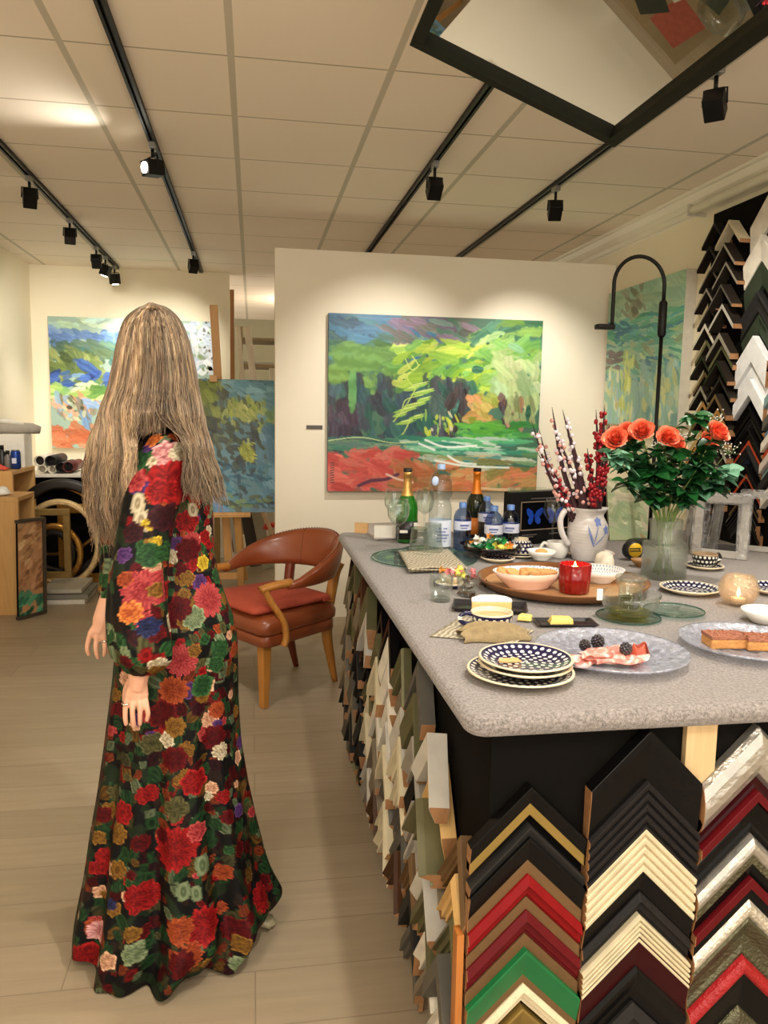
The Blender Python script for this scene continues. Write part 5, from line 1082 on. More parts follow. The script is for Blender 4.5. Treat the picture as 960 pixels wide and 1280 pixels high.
# --- polka cup with cream inside
def cup(p, label, R, Hh, out, inn, rz, name='polka_cup', hmat=None, fl=1.0, base=.62, fill=None, handle=True):
    t = thing(name, label, 'cup', p, rz)
    MB().lathe([(0, 0, 1), (R*base*.7, 0, 1), (R*base*.75, .003, 0), (R*.86, Hh*.28, 0), (R*.98, Hh*.62, 0), (R*fl, Hh-.004, 1), (R*fl-.001, Hh, 1), (R*fl-.005, Hh-.001, 1), (R*.92, Hh*.6, 1), (R*.8, Hh*.28, 1), (R*base*.6, .006, 1), (0, .005, 1)], 48).build('bowl', [out, inn], t)
    if handle:
        m = MB(); m.tube(bez([(R*.95, 0, Hh*.82), (R*1.28, 0, Hh*.92), (R*1.55, 0, Hh*.62), (R*1.32, 0, Hh*.30), (R*.9, 0, Hh*.28)], 6), .0042, 10, flat=1.4); m.build('handle', hmat or out, t)
    if fill: MB().lathe([(0, Hh*.72), (R*.93, Hh*.72), (R*.93, Hh*.7), (0, Hh*.7)], 40).build('contents', fill, t)
    return t
cup(T(614, 785), 'wide navy polka-dot cup with a dotted handle, on the napkin near the left edge', .052, .042, PK_S, CRM, PI, base=.8, fill=mat('dip_cream', (214, 184, 132), .5))
# --- cheese tray
def tray(label, c, w_, d_, rz, mt, h=.012):
    t = thing('serving_tray', label, 'tray', c, rz)
    MB().add([(sx*(w_/2-o_), sy*(d_/2-o_), z) for o_, z in ((.012, 0), (0, h), (.004, h+.001), (.016, .003)) for sx, sy in ((-1, -1), (1, -1), (1, 1), (-1, 1))],
      [(3, 2, 1, 0)]+[(i*4+j, i*4+(j+1) % 4, (i+1)*4+(j+1) % 4, (i+1)*4+j) for i in range(3) for j in range(4)]+[(12, 13, 14, 15)]).build('dish', mt, t, bevel=.0015); return t
M_TRAY = mat('dark_pewter_tray', (70, 68, 72), .25, metal=.7, var=.4, scale=20)
cc = (T(542, 762)+T(640, 765))/2
tray('dark pewter tray carrying the brie wedge and one butter piece', T(612, 762), .20, .11, -.30, M_TRAY)
tray('flat black tray with butter, right of the brie', T(706, 781), .155, .075, -.12, mat('black_tray', (34, 32, 34), .3, Specular_IOR_Level=.3), .008)
ch_ = thing('brie_cheese', 'cut piece of white-rinded brie cheese on the dark tray', 'cheese', T(611, 762, .004)); R_ = .062
poly = [(-.050, -.030), (-.046, .004), (-.020, .034), (.020, .038), (.048, .022), (.058, -.004), (.056, -.028)]
def cheese(z0, z1, s_, nm_, mt): MB().prism([(x*s_, y*s_) for x, y in poly], z0, z1).build(nm_, mt, ch_, bevel=.003)
cheese(0.001, .027, 1.0, 'cheese_body', mat('brie_paste', (226, 196, 128), .5, var=.12, scale=60, bump=.4, bscale=90)); cheese(.0255, .032, 1.02, 'rind', mat('brie_rind', (240, 236, 228), .8))
ch_.rotation_euler.z = -.15
M_BUT = mat('butter', (240, 212, 120), .4, var=.05)
def butter(p, label, w_, d_, h, rz):
    o = MB().add([(-w_/2, -d_/2, 0), (w_/2, -d_/2*.9, 0), (w_/2, d_/2, 0), (-w_/2*.95, d_/2, 0), (-w_/2*.85, -d_/2*.8, h), (w_/2*.95, -d_/2*.8, h*.85), (w_/2*.92, d_/2*.85, h*.9), (-w_/2*.6, d_/2*.85, h)], [(0,3,2,1),(4,5,6,7),(0,1,5,4),(1,2,6,5),(2,3,7,6),(3,0,4,7)]).build('butter', M_BUT, bevel=.002, loc=p, rz=rz)
    tag(o, label, 'butter')
butter(T(656, 775, .004), 'small triangular butter piece between the brie and the black tray', .036, .03, .014, -.5); butter(T(700, 779, .004), 'larger butter block on the flat black tray', .060, .036, .016, -.1)
# --- small candy bowl behind the tumblers and wrapped sweets
M_CAND = [mat('sweet_%d' % i, c, .25, var=.3, scale=90, Coat_Weight=.5) for i, c in enumerate([(228, 214, 90), (212, 120, 124), (40, 140, 70), (120, 170, 206), (226, 226, 214), (160, 24, 40), (226, 150, 60), (90, 60, 40), (30, 100, 60)])]
CN = ['yellow', 'pink', 'green', 'light blue', 'white', 'dark red', 'orange', 'brown', 'dark green']
sw = {}
def sweet(p, k, where, group, s_=1.0):
    if (k, s_) not in sw:
        m = MB(); m.ball((0, 0, .010*s_), (.013*s_, .010*s_, .009*s_), 10)
        for q in (-1, 1): m.lathe([(.0025*s_, 0), (.004*s_, .004*s_), (.011*s_, .013*s_)], 10, c=(0, 0, 0), wob=lambda a, z: 1+.3*math.cos(a*5)); nn = 30; m.v[-nn:] = [(q*(.012*s_+v[2]), v[1], .010*s_+v[0]) for v in m.v[-nn:]]
        sw[(k, s_)] = m.build('wrapped_sweet', M_CAND[k])
        o = sw[(k, s_)]
    else: o = sw[(k, s_)].copy(); col.objects.link(o)
    o.location = p; o.rotation_euler = (rnd.uniform(-.6, .6), rnd.uniform(-.6, .6), rnd.uniform(0, 6)); tag(o, where % CN[k], 'sweet', group); return o
def bowl(name, label, p, R, Hh, mats, foot=.4, sx=1, sy=1, rz=0, cat='bowl', th_=.003, inner=0, fold=None, outer=0):
    t = thing(name, label, cat, p, rz)
    MB().lathe([(0, 0, outer), (R*foot, 0, outer), (R*foot*1.02, .003, outer), (R*.82, Hh*.55, outer), (R, Hh, inner), (R-th_, Hh, inner), (R*.82-th_, Hh*.58, inner), (R*foot, .006, inner), (0, .0055, inner)], 56, sx=sx, sy=sy, wob=fold).build('dish', mats, t); return t
cbp = T(613, 697); G_BROWN = glass('smoky_brown_glass', (132, 88, 70), .03, 1.5)
bowl('candy_bowl', 'shallow smoky brown glass bowl heaped with wrapped sweets', cbp, .115, .05, G_BROWN, .25)
k = 0
for r_, nn, z in ((.0, 1, .042), (.03, 6, .028), (.062, 10, .036), (.03, 4, .052)):
    for i in range(nn):
        a = 2*PI*i/nn+r_*40; sweet((cbp.x+r_*math.cos(a), cbp.y+r_*math.sin(a), TZ+z), [4, 0, 1, 2, 3, 8, 2, 4, 5, 6][(k*7+i) % 10], '%s wrapped sweet in the smoky brown bowl', 'wrapped sweets in the smoky brown bowl', 1.25); k += 1
smp = T(566, 731); plate('saucer', 'small plate with a navy rim under the little bowl of pink sweets', T(564, 733), .056, [CRM, mat('navy_rim', (30, 28, 78), .3)], None, .010)
bowl('small_bowl', 'little cream bowl of pink wrapped sweets behind the short tumblers', (smp.x, smp.y+.004, TZ+.008), .038, .022, CRM, .5)
for i in range(7): a = i*2*PI/7; sweet((smp.x+.017*math.cos(a), smp.y+.004+.017*math.sin(a), TZ+.025+.006*(i % 2)), [1, 0, 1, 6, 4, 1, 0][i], '%s sweet in the little cream bowl', 'sweets in the little cream bowl')
for i, (px, py, c_) in enumerate(((577, 727, 7), (588, 731, 7), (598, 727, 5), (583, 737, 7), (593, 722, 1), (605, 733, 7), (584, 746, 7))): sweet(T(px, py), c_, '%s sweet lying between the short tumblers and the wooden tray', 'loose sweets by the wooden tray', 1.0)
# --- oval wooden tray and its dishes
tc_ = T(702, 736); wt = thing('wooden_tray', 'large oval wooden tray holding bread bowls and the red candle', 'tray', tc_)
M_TW = wood('tray_wood', (110, 66, 34), (156, 104, 58), 0, 8, .35); M_TWI = wood('tray_inner', (170, 120, 76), (200, 154, 106), 0, 6, .5)
MB().lathe([(0, 0, 0), (.17, 0, 0), (.205, .010, 0), (.222, .030, 0), (.224, .034, 0), (.218, .034, 0), (.203, .017, 1), (.17, .010, 1), (0, .009, 1)], 72, sx=1.14, sy=1.12).build('dish', [M_TW, M_TWI], wt)
LACE = N('white_glaze_lace'); x, y, z = LACE.xyz(); rr_ = LACE.math('SQRT', LACE.math('ADD', LACE.math('MULTIPLY', x, x), LACE.math('MULTIPLY', y, y))); aa = LACE.math('ARCTAN2', y, x)
sn = LACE.math('SINE', LACE.math('MULTIPLY', aa, 44)); bnd = LACE.math('SINE', LACE.math('MULTIPLY', rr_, 420)); LACE.set(Base_Color=LACE.mix(LACE.math('GREATER_THAN', LACE.math('MULTIPLY', sn, bnd), .45), lin((236, 232, 226)), lin((128, 146, 190))), Roughness=.2); LACE = LACE.m
PKC = mat('pale_pink_glaze', (232, 196, 176), .25, var=.04)
bp = T(660, 739); bo = bowl('serving_bowl', 'oval white bowl with a blue lace rim holding bread slices, on the wooden tray', (bp.x, bp.y, TZ+.011), .108, .052, [LACE, PKC], .55, 1.02, .72, .0, inner=0, outer=1)
M_BRD = mat('bread_crust', (206, 150, 92), .8, var=.25, scale=60, bump=.5, bscale=120)
for i, (dx, dy, s_, tl, rz) in enumerate(((-.066, .012, .036, .9, .4), (-.042, -.002, .03, .7, -.3), (-.012, .006, .03, .5, .9), (.020, .008, .036, .3, .1), (.050, -.002, .036, .15, -.2), (.0, .024, .03, .6, 2), (-.022, -.016, .024, .6, 1.2))):
    o = MB().prism([(s_*.9*math.cos(a_)*(1.0), s_*.55*math.sin(a_)) for a_ in [2*PI*q/14 for q in range(14)]], 0, .014).build('bread_slice', M_BRD, loc=(bp.x+dx*1.1, bp.y+dy, TZ+.050), bevel=.003); o.rotation_euler = (tl*.6, tl*.4, rz); tag(o, 'slice of pale bread in the oval white bowl on the wooden tray', 'bread', 'bread slices in the oval bowl')
q = T(750, 732); bowl('serving_bowl', 'round white dish with a blue lace rim behind the red candle', (q.x, q.y+.01, TZ+.011), .078, .042, [LACE, WCER], .5, 1, 1, outer=1)
q = T(675, 703); bb = bowl('small_bowl', 'small plain white bowl with one cookie at the back of the wooden tray', (q.x+.0, q.y-.01, TZ+.012), .052, .034, WCER, .5)
tag(MB().ball((0, 0, 0), (.024, .02, .012), 12).build('cookie', mat('cookie_brown', (206, 150, 88), .8, bump=.5, bscale=90), loc=(q.x, q.y-.01, TZ+.040)), 'round golden cookie in the small white bowl', 'cookie')
q = T(741, 699); plate('pink_plate', 'pale pink plate at the back right of the wooden tray', (q.x, q.y+.03, TZ+E0), .09, [WCER, PKC], None, .02)
rc_ = T(717, 745); rcd = thing('candle_holder', 'red ribbed glass with a burning candle on the wooden tray', 'candle holder', (rc_.x, rc_.y, TZ+.011))
G_RED = N('ruby_glass'); G_RED.set(Base_Color=lin((176, 8, 14)), Roughness=.06, Transmission_Weight=.55, IOR=1.4, Coat_Weight=.4); G_RED = G_RED.m
MB().lathe([(0, 0), (.036, 0), (.042, .004), (.046, .085), (.042, .085), (.038, .01), (0, .01)], 64, wob=lambda a, z: 1+.035*math.cos(a*12)).build('glass_cup', G_RED, rcd)
MB().lathe([(0, .012), (.030, .012), (.030, .062), (0, .06)], 30).build('wax', mat('candle_wax', (226, 80, 50), .5), rcd)
MB().lathe([(0, .062), (.004, .066), (.0055, .073), (.003, .083), (0, .092)], 12).build('flame', emit('flame', (255, 190, 100), 22), rcd)
MB().tube([(0, 0, .06), (.001, 0, .067)], .0008, 6).build('wick', M_BLACK, rcd)
L = bpy.data.lights.new('candle_glow', 'POINT'); L.energy = .25; L.color = (1, .5, .2); L.shadow_soft_size = .01; lo = bpy.data.objects.new('candle_glow', L); col.objects.link(lo); lo.parent = rcd; lo.location = (0, 0, .08)
# --- cups at the back
q = T(651, 694); cp = thing('polka_cup', 'upturned navy polka-dot cup in front of the black box', 'cup', (q.x, q.y, TZ+.010))
MB().lathe([(.049, 0, 1), (.050, .004, 0), (.045, .026, 0), (.034, .045, 0), (.026, .049, 1), (.026, .056, 1), (.021, .056, 1), (.021, .050, 1), (0, .050, 1)], 44).build('bowl', [polka('polka_glaze_small', 'side', .013, .0042, 18), CRM], cp)
plate('polka_plate', 'navy polka-dot saucer under the upturned cup', T(650, 696), .062, [PK_F, CRM], None, .009)
q = T(630, 713); plate('polka_plate', 'navy polka-dot plate peeping out behind the oval wooden tray', T(622, 702), .062, [PK_F, CRM], None, .014)
cup(T(697, 697), 'plain white coffee cup with a thin handle, behind the wooden tray', .043, .060, WCER, WCER, PI, 'coffee_cup', base=.85)
q = T(755, 708); vt = thing('white_votive', 'upturned white bisque dome in front of the jug', 'votive', q); MB().lathe([(.034, 0), (.033, .022), (.027, .042), (.012, .052), (0, .053)], 30).build('dome', mat('bisque', (226, 214, 194), .6), vt)
MB().tube(bez([(-.01, -.033, .006), (-.003, -.031, .022), (.004, -.026, .036)], 4), .0012, 5).build('leaf_vein', mat('vein_grey', (150, 142, 126), .7), vt)
# --- black box with blue butterflies
a = T(637, 683); b_ = T(770, 672); bxw = (b_-a).length; ang = math.atan2(b_.y-a.y, b_.x-a.x); hh_ = .215
bx = thing('display_box', 'black shadow box with blue butterflies standing at the back of the counter', 'display box', a, ang)
MB().box((0, 0, 0), (bxw, .05, hh_)).build('case', mat('box_black', (16, 14, 16), .4, Specular_IOR_Level=.2), bx, bevel=.003)
m = MB(); m.box((.05, -.0015, .058), (.30, .0, .062)); m.box((.05, -.0015, .172), (.30, .0, .175)); m.box((.05, -.0015, .058), (.053, 0, .175)); m.box((.297, -.0015, .058), (.30, 0, .175)); m.build('inner_border', mat('taupe_line', (150, 130, 110), .5), bx)
MB().box((.053, -.001, .062), (.297, 0.0, .172)).build('velvet_panel', mat('velvet_black', (6, 6, 8), .9, Specular_IOR_Level=.05), bx)
m = MB()
for cx in (.115, .222):
    for s_ in (-1, 1):
        m.add([(cx+s_*.002, -.004, .120), (cx+s_*.012, -.006, .138), (cx+s_*.034, -.008, .150), (cx+s_*.042, -.008, .146), (cx+s_*.040, -.007, .128), (cx+s_*.026, -.005, .112), (cx+s_*.003, -.004, .112)], [tuple(range(7))])
        m.add([(cx+s_*.003, -.0035, .113), (cx+s_*.026, -.005, .111), (cx+s_*.033, -.006, .100), (cx+s_*.030, -.006, .086), (cx+s_*.018, -.005, .082), (cx+s_*.006, -.004, .094)], [tuple(range(6))])
m.build('butterfly', mat('morpho_blue', (22, 74, 190), .3, metal=.3, var=.3, scale=70), bx)
m = MB()
for z, x0, n_ in ((.185, .10, 16), (.038, .06, 9), (.03, .06, 7), (.038, .20, 12)):
    for i in range(n_): m.box((x0+.0085*i, -.001, z), (x0+.0085*i+.0055, 0, z+.0035))
m.build('fine_print', mat('print_grey', (120, 112, 108), .6), bx)
tag(MB().box((0, 0, 0), (.05, .008, .235)).build('booklet', mat('booklet_white', (226, 226, 228), .5), loc=T(753, 673), bevel=.001, rz=.1), 'white booklet edge standing right behind the jug', 'booklet')
A = Art(90, 110, (168, 180, 140)); A.field(90, (0, 0, 1, 1), [(160, 178, 140), (190, 196, 160), (140, 160, 120), (206, 200, 176), (150, 170, 130)], (.08, .2), (.04, .09), (.9, .9)); A.field(12, (.5, .4, 1, 1), [(214, 204, 180), (196, 160, 110)], (.1, .2), (.02, .05), (1.2, .4))
p0 = T(762, 676); canvas('painting', 'unframed pale green canvas leaning at the back behind the vase of roses', (p0.x, p0.y+.06, TZ+.26), (p0.x+.28, p0.y+.05, TZ+.26), (p0.x, p0.y+.0, TZ+.002), A, .015)
# clear glass box seen above the bottles
gb = T(640, 660); gb.y = min(gb.y, 3.28)
bowl('glass_bowl', 'upturned clear glass bowl at the back, left above the black box', (gb.x+.02, gb.y-.02, TZ), .105, .20, G_CLEAR, .75)
# --- jug with berry twigs
jp = T(733, 700); jg = thing('jug', 'grey-white stoneware jug with blue flowers painted on it', 'jug', jp)
n = N('salt_glaze'); sc_ = n.noise(14, 4); wv = n.new('ShaderNodeTexWave'); wv.wave_type = 'BANDS'; wv.bands_direction = 'Z'; n.link(n.coord(), wv.inputs['Vector']); wv.inputs['Scale'].default_value = 28; wv.inputs['Distortion'].default_value = .6
n.set(Base_Color=n.mix(sc_, lin((188, 182, 178)), lin((214, 210, 208))), Roughness=.3); n.bump(wv.outputs['Fac'], .12, .003); M_JUG = n.m
jprof = [(0, 0), (.048, 0), (.052, .006), (.062, .035), (.070, .07), (.0735, .10), (.070, .13), (.058, .152), (.052, .165), (.054, .182), (.060, .192), (.056, .192), (.049, .168), (.055, .15), (.066, .12), (.066, .07), (.05, .01), (0, .008)]
MB().lathe(jprof, 48, wob=lambda a, z: 1+(.22*max(0, math.cos(a+.1))**16 if z > .175 else 0)).build('body', M_JUG, jg)
MB().tube(bez([(-.050, 0, .178), (-.085, -.002, .186), (-.108, -.004, .150), (-.100, -.004, .10), (-.070, 0, .055)], 7), .0085, 12, flat=1.3).build('handle', M_JUG, jg)
BLU = mat('cobalt_brush', (112, 130, 188), .3, var=.3, scale=120); m = MB()
def onjug(a, z, up=.0012):
    r = np.interp(z, [p_[1] for p_ in jprof[:11]], [p_[0] for p_ in jprof[:11]])+up; return Vector((r*math.sin(a), -r*math.cos(a), z))
def petal(a0, z0, a1, z1, w_):
    n_ = 8; vs = []
    for i in range(n_+1):
        t_ = i/n_; a_ = a0+(a1-a0)*t_; z_ = z0+(z1-z0)*t_; wd = w_*math.sin(PI*min(1, .08+t_*.92))**.7; dn = Vector((a1-a0, (z1-z0)*15, 0)).normalized(); 
        for s_ in (-1, 1): vs.append(onjug(a_+s_*dn.y*wd*13, z_-s_*dn.x*wd))
    o = len(m.v); m.add(vs, [(2*i, 2*i+1, 2*i+3, 2*i+2) for i in range(n_)])
for ca, cz_ in ((.15, .148), (.62, .118)):
    for dz, da in ((.016, 0), (.008, .22), (.006, -.22), (-.012, .16), (-.014, -.14)): petal(ca, cz_, ca+da, cz_+dz*1.1, .0062)
petal(-.1, .06, .58, .108, .0022); petal(-.12, .06, .12, .140, .002); petal(-.1, .06, -.42, .135, .0045)
m.build('painted_flowers', BLU, jg, recalc=True)
M_TWIG = mat('dark_twig', (52, 20, 28), .6, var=.3); M_RB = mat('red_berry', (156, 14, 30), .4); M_WB = mat('white_berry', (226, 214, 222), .35); M_PB = mat('pink_berry', (206, 150, 140), .4)
rb = random.Random(9); BER = {}
def twig(bx_, top, lean_, berries, label, nb, h_top=None):
    """a twisting dark pointed stem with berries along it"""
    base_ = Vector((jp.x+bx_*.5, jp.y, TZ+.10)); t = thing('berry_twig', label, 'twig', base_, group='berry twigs in the jug'); tip = top-base_
    mid = tip*.5+Vector((lean_*.02, rb.uniform(-.01, .01), 0)); P = bez([(0, 0, 0), mid, tip], 8); k = len(P)
    MB().tube(P, [(.0105*(1-(i/(k-1))**2.2)+.0008) for i in range(k)], 7, flat=.5).build('stem', M_TWIG, t)
    grp = {}
    for q in range(nb):
        i = rb.uniform(.30, .93)*(k-1); p = P[int(i)].lerp(P[min(k-1, int(i)+1)], i % 1); a_ = rb.uniform(0, 2*PI); mt = rb.choice(berries); 
        if mt.name not in BER: BER[mt.name] = bmesh_ball = MB().ball((0, 0, 0), .0078, 8).build('berry', mt, t); bo = BER[mt.name]
        else: bo = BER[mt.name].copy(); col.objects.link(bo); bo.parent = t
        bo.location = p+Vector((math.cos(a_)*.010, math.sin(a_)*.010, 0))
JY = jp.y
for i, (px, py, bx_, mt) in enumerate(((664, 525, -.07, 'w'), (672, 530, -.05, 'w'), (690, 509, -.02, 'w'), (703, 512, 0, 'w'), (670, 563, -.06, 'rw'), (682, 572, -.04, 'rw'), (695, 540, .0, 'w'), (714, 545, .02, 'w'))):
    twig(bx_, ony(px, py, JY+.02*math.sin(i*2)), -1 if i < 3 else .5, [M_WB, M_WB, M_PB] if mt == 'w' else [M_WB, M_PB, M_RB, M_RB], ['leftmost tall berry twig in the jug, with white berries near its tip', 'white-berried twig second from the left in the jug', 'tallest white-berried twig, third from the left', 'white-berried twig right beside the tallest one', 'lower left twig with mixed red and white berries', 'inner low twig with mixed red and white berries', 'short white-berried twig in the middle of the bunch', 'white-berried twig at the right of the pale bunch'][i], 26)
for i, (px, py, bx_) in enumerate(((745, 512, .03), (756, 505, .04), (762, 528, .05), (734, 560, .02), (752, 535, .035))):
    twig(bx_, ony(px, py, JY+.02*math.cos(i*2)), .6, [M_RB], ['red-berried twig forking left at the top of the red bunch', 'tallest red-berried twig, right tip of the red bunch', 'right outer red-berried twig of the red bunch', 'short red-berried twig left of the red bunch', 'dense red-berried twig in the middle of the red bunch'][i], 46)
# --- tape measure
tp = T(790, 700); tm = thing('tape_measure', 'yellow and black tape measure lying between the jug and the vase', 'tape measure', (tp.x, tp.y, TZ+E0))
MB().lathe([(0, -.02), (.030, -.02), (.034, -.016), (.034, .016), (.030, .02), (0, .02)], 30).build('case', mat('tape_black', (20, 20, 20), .5), tm)
tm.children[0].rotation_euler = (PI/2, 0, 0); tm.children[0].location = (0, 0, .0355)
o = MB().lathe([(0, 0), (.026, 0), (.026, .003), (0, .003)], 30).build('face', mat('tape_yellow', (222, 178, 24), .45), tm); o.rotation_euler = (PI/2, 0, 0); o.location = (0, -.0195, .0395)
MB().box((-.024, -.0245, .034), (.020, -.0222, .048)).build('name_plate', mat('tape_black', (20, 20, 20), .5), tm)
text_part('DEWALT', .0115, mat('tape_yellow', (222, 178, 24), .45), tm, (-.002, -.0250, .041), (PI/2, 0, 0))
q = T(799, 706); bowl('small_bowl', 'little wooden bowl in front of the tape measure', (q.x-.012, q.y-.035, TZ+E0), .036, .026, mat('bowl_wood', (160, 116, 70), .5), .4)
# --- vase and roses
vp = T(829, 722); vz = thing('vase', 'textured clear glass vase filled with rose stems', 'vase', vp)
VP = [(0, .004), (.066, 0), (.071, .004), (.072, .11), (.070, .116), (.052, .120), (.050, .126), (.053, .192), (.050, .192), (.047, .126), (.067, .108), (.067, .008), (0, .008)]
MB().lathe(VP, 56).build('body', G_TEX, vz)
MB().lathe([(0, .095), (.066, .095), (.066, .0945), (0, .0945)], 40).build('water_surface', G_CLEAR, vz)
M_STEM = mat('rose_stem', (92, 116, 48), .5, var=.3); 
M_LEAF = [mat('rose_leaf', (30, 88, 40), .38, var=.45, scale=35), mat('rose_leaf_dark', (22, 60, 32), .4, var=.4, scale=35), mat('eucalyptus_leaf', (92, 142, 112), .5, var=.2)]
M_ROSES = []  # petal tones deepen inwards, standing in for shade between the petals
for nm_, a_, b_2 in (('rose_petal_deep', (206, 52, 30), (236, 96, 62)), ('rose_petal_mid', (236, 92, 58), (252, 138, 100)), ('rose_petal_light', (244, 120, 86), (255, 172, 136))):
    r_n = N(nm_); r_n.set(Base_Color=r_n.mix(r_n.noise(60, 3), lin(a_), lin(b_2)), Roughness=.55); M_ROSES.append(r_n.m)
M_ROSE = N('rose_petal'); f = M_ROSE.noise(45, 3); M_ROSE.set(Base_Color=M_ROSE.mix(f, lin((236, 86, 52)), lin((255, 150, 112))), Roughness=.5, Subsurface_Weight=.1); M_ROSE.b.inputs['Subsurface Radius'].default_value = (.006, .002, .001); M_ROSE = M_ROSE.m
rq = random.Random(12)
def bloom(m, c, R, ax):
    """cupped petals wound round each other, tight in the middle, the outer ones rolled back"""
    q = Vector(ax).normalized().to_track_quat('Z', 'Y').to_matrix()
    for L in range(7):
        npt = 3 if L < 3 else 5; op = L/6
        for i in range(npt):
            a0 = 2*PI*i/npt+L*.7+rq.uniform(-.12, .12); wd = 2*PI/npt*1.25; rad = R*(.14+.80*op); ht = R*(1.0-.22*op)*rq.uniform(.93, 1.07); vs = []; nu, nv = 8, 6
            for v in range(nv+1):
                for u in range(nu+1):
                    uu = (u/nu-.5)*2; vv = v/nv; w2 = (.35+.65*math.sin(PI*min(1, .15+vv*.62)))
                    bulge = math.sin(PI*min(1, vv*1.0)*.62)
                    r = rad*(.30+.70*bulge)*(1+.10*uu)+R*.34*(.3+op)*max(0, vv-.66)*2.2*(1-.3*uu*uu)+R*.03*math.sin(9*uu+i)*vv
                    a = a0+uu*wd*.5*w2; z = -R*.62+ht*1.45*vv*(1-.16*uu*uu*vv)-R*.18*op*max(0, vv-.8)*3
                    vs.append(Vector(c)+q @ Vector((r*math.cos(a), r*math.sin(a), z)))
            m.add(vs, [(v*(nu+1)+u, v*(nu+1)+u+1, (v+1)*(nu+1)+u+1, (v+1)*(nu+1)+u) for v in range(nv) for u in range(nu)], [((L+i) % 2+(L > 3))*1 for _ in range(nu*nv)], True)
def leaf(m, base_, d, L, w_, mi):
    d = Vector(d).normalized(); s_ = d.cross(Vector((0, 0, 1))+Vector((rq.uniform(-.6, .6), rq.uniform(-.6, .6), 0))).normalized(); up = s_.cross(d); n_ = 7; vs = []
    for i in range(n_+1):
        t_ = i/n_; w2 = w_*math.sin(PI*t_**.8)**.8 if 0 < t_ < 1 else 0; c_ = Vector(base_)+d*L*t_-Vector((0, 0, L*.30*t_*t_))
        vs += [c_-s_*w2+up*w2*.3, c_, c_+s_*w2+up*w2*.3]
    m.add(vs, [(3*i+j, 3*i+j+1, 3*i+4+j, 3*i+3+j) for i in range(n_) for j in range(2)], mi, True)
RO = [(769, 549, 12.5, 'large coral rose, leftmost of the bouquet'), (785, 541, 12, 'coral rose second from the left, tucked between two others'), (802, 539, 12.5, 'coral rose third from the left, top of the left group'), (834, 547, 11.5, 'coral rose, upper one of the middle pair'), (844, 556, 11.5, 'coral rose, lower one of the middle pair'), (885, 554, 12, 'coral rose bud, lower left of the right-hand pair'), (897, 541, 12.5, 'coral rose, upper right of the right-hand pair')]
for i, (px, py, R, lab) in enumerate(RO):
    hp = ony(px, py, vp.y-.02+.05*math.sin(i*1.7)); R_ = R/979*vp.y*1.12; base_ = Vector((vp.x+rq.uniform(-.035, .035), vp.y+rq.uniform(-.03, .03), TZ+.012))
    t = thing('rose', lab, 'rose', base_, group='coral roses in the vase'); hv = hp-base_; ax = Vector((hv.x*1.2, hv.y-.30, .26)); m = MB(); bloom(m, hv, R_, ax); m.build('bloom', M_ROSES, t, recalc=False)
    neckp = Vector((-base_.x+vp.x+(hp.x-vp.x)*.18, vp.y-base_.y, .19)); P = bez([(0, 0, 0), neckp, (neckp+hv)*.5+Vector((0, 0, .012)), hv-ax.normalized()*R_*.5], 7)
    MB().tube(P, .0028, 7).build('stem', M_STEM, t)
    m = MB()
    for j in range(5): a_ = j*2*PI/5; leaf(m, hv-ax.normalized()*R_*.55, (math.cos(a_), math.sin(a_), .25), R_*.9, R_*.2, 0)
    k = len(P)
    for j in range(34):
        u = rq.uniform(.42, .96); p = P[min(k-1, int(u*k))]; a_ = rq.uniform(0, 2*PI); leaf(m, p, (math.cos(a_)+.5*(hp.x-vp.x)/.15, math.sin(a_)-.3, rq.uniform(-.15, .6)), rq.uniform(.042, .07), rq.uniform(.016, .026), rq.choice([0, 0, 0, 1, 1, 1]))
    m.build('leaves', M_LEAF, t, recalc=False)
# filler greenery and gypsophila
for i, (px, py, lab, kd) in enumerate(((768, 578, 'grey-green sprig hanging over the left side of the bouquet', 2), (908, 590, 'grey-green sprig at the right side of the bouquet', 2), (866, 525, 'green leafy sprig sticking up between the middle and right roses', 0), (892, 615, 'dark drooping leafy sprig at the lower right of the bouquet', 1), (785, 612, 'dark leafy sprig at the lower left of the bouquet', 1), (870, 585, 'dark leafy sprig filling the middle of the bouquet', 1), (820, 590, 'green leafy sprig at the front of the bouquet', 0), (880, 590, 'green leafy sprig below the right-hand roses', 0))):
    hp = ony(px, py, vp.y-.04-.02*(i % 3)); base_ = Vector((vp.x+rq.uniform(-.03, .03), vp.y+rq.uniform(-.03, .03), TZ+.012)); t = thing('leafy_sprig', lab, 'greenery', base_, group='greenery in the vase')
    hv = hp-base_; P = bez([(0, 0, 0), (vp.x-base_.x+(hp.x-vp.x)*.2, vp.y-base_.y, .195), hv+Vector((0, 0, .015 if i in (0, 3, 4) else -.01)), hv], 8); MB().tube(P, .0018, 6).build('stem', M_STEM, t); m = MB(); k = len(P)
    for j in range(34): u = rq.uniform(.4, 1); p = P[min(k-1, int(u*k))]; a_ = rq.uniform(0, 2*PI); leaf(m, p, (math.cos(a_), math.sin(a_)-.3, rq.uniform(-.3, .6)), rq.uniform(.04, .065), rq.uniform(.014, .023), kd if j % 3 else (0 if kd != 2 else 2))
    m.build('leaves', M_LEAF, t, recalc=False)
M_GYP = mat('gypsophila_white', (232, 228, 222), .7)
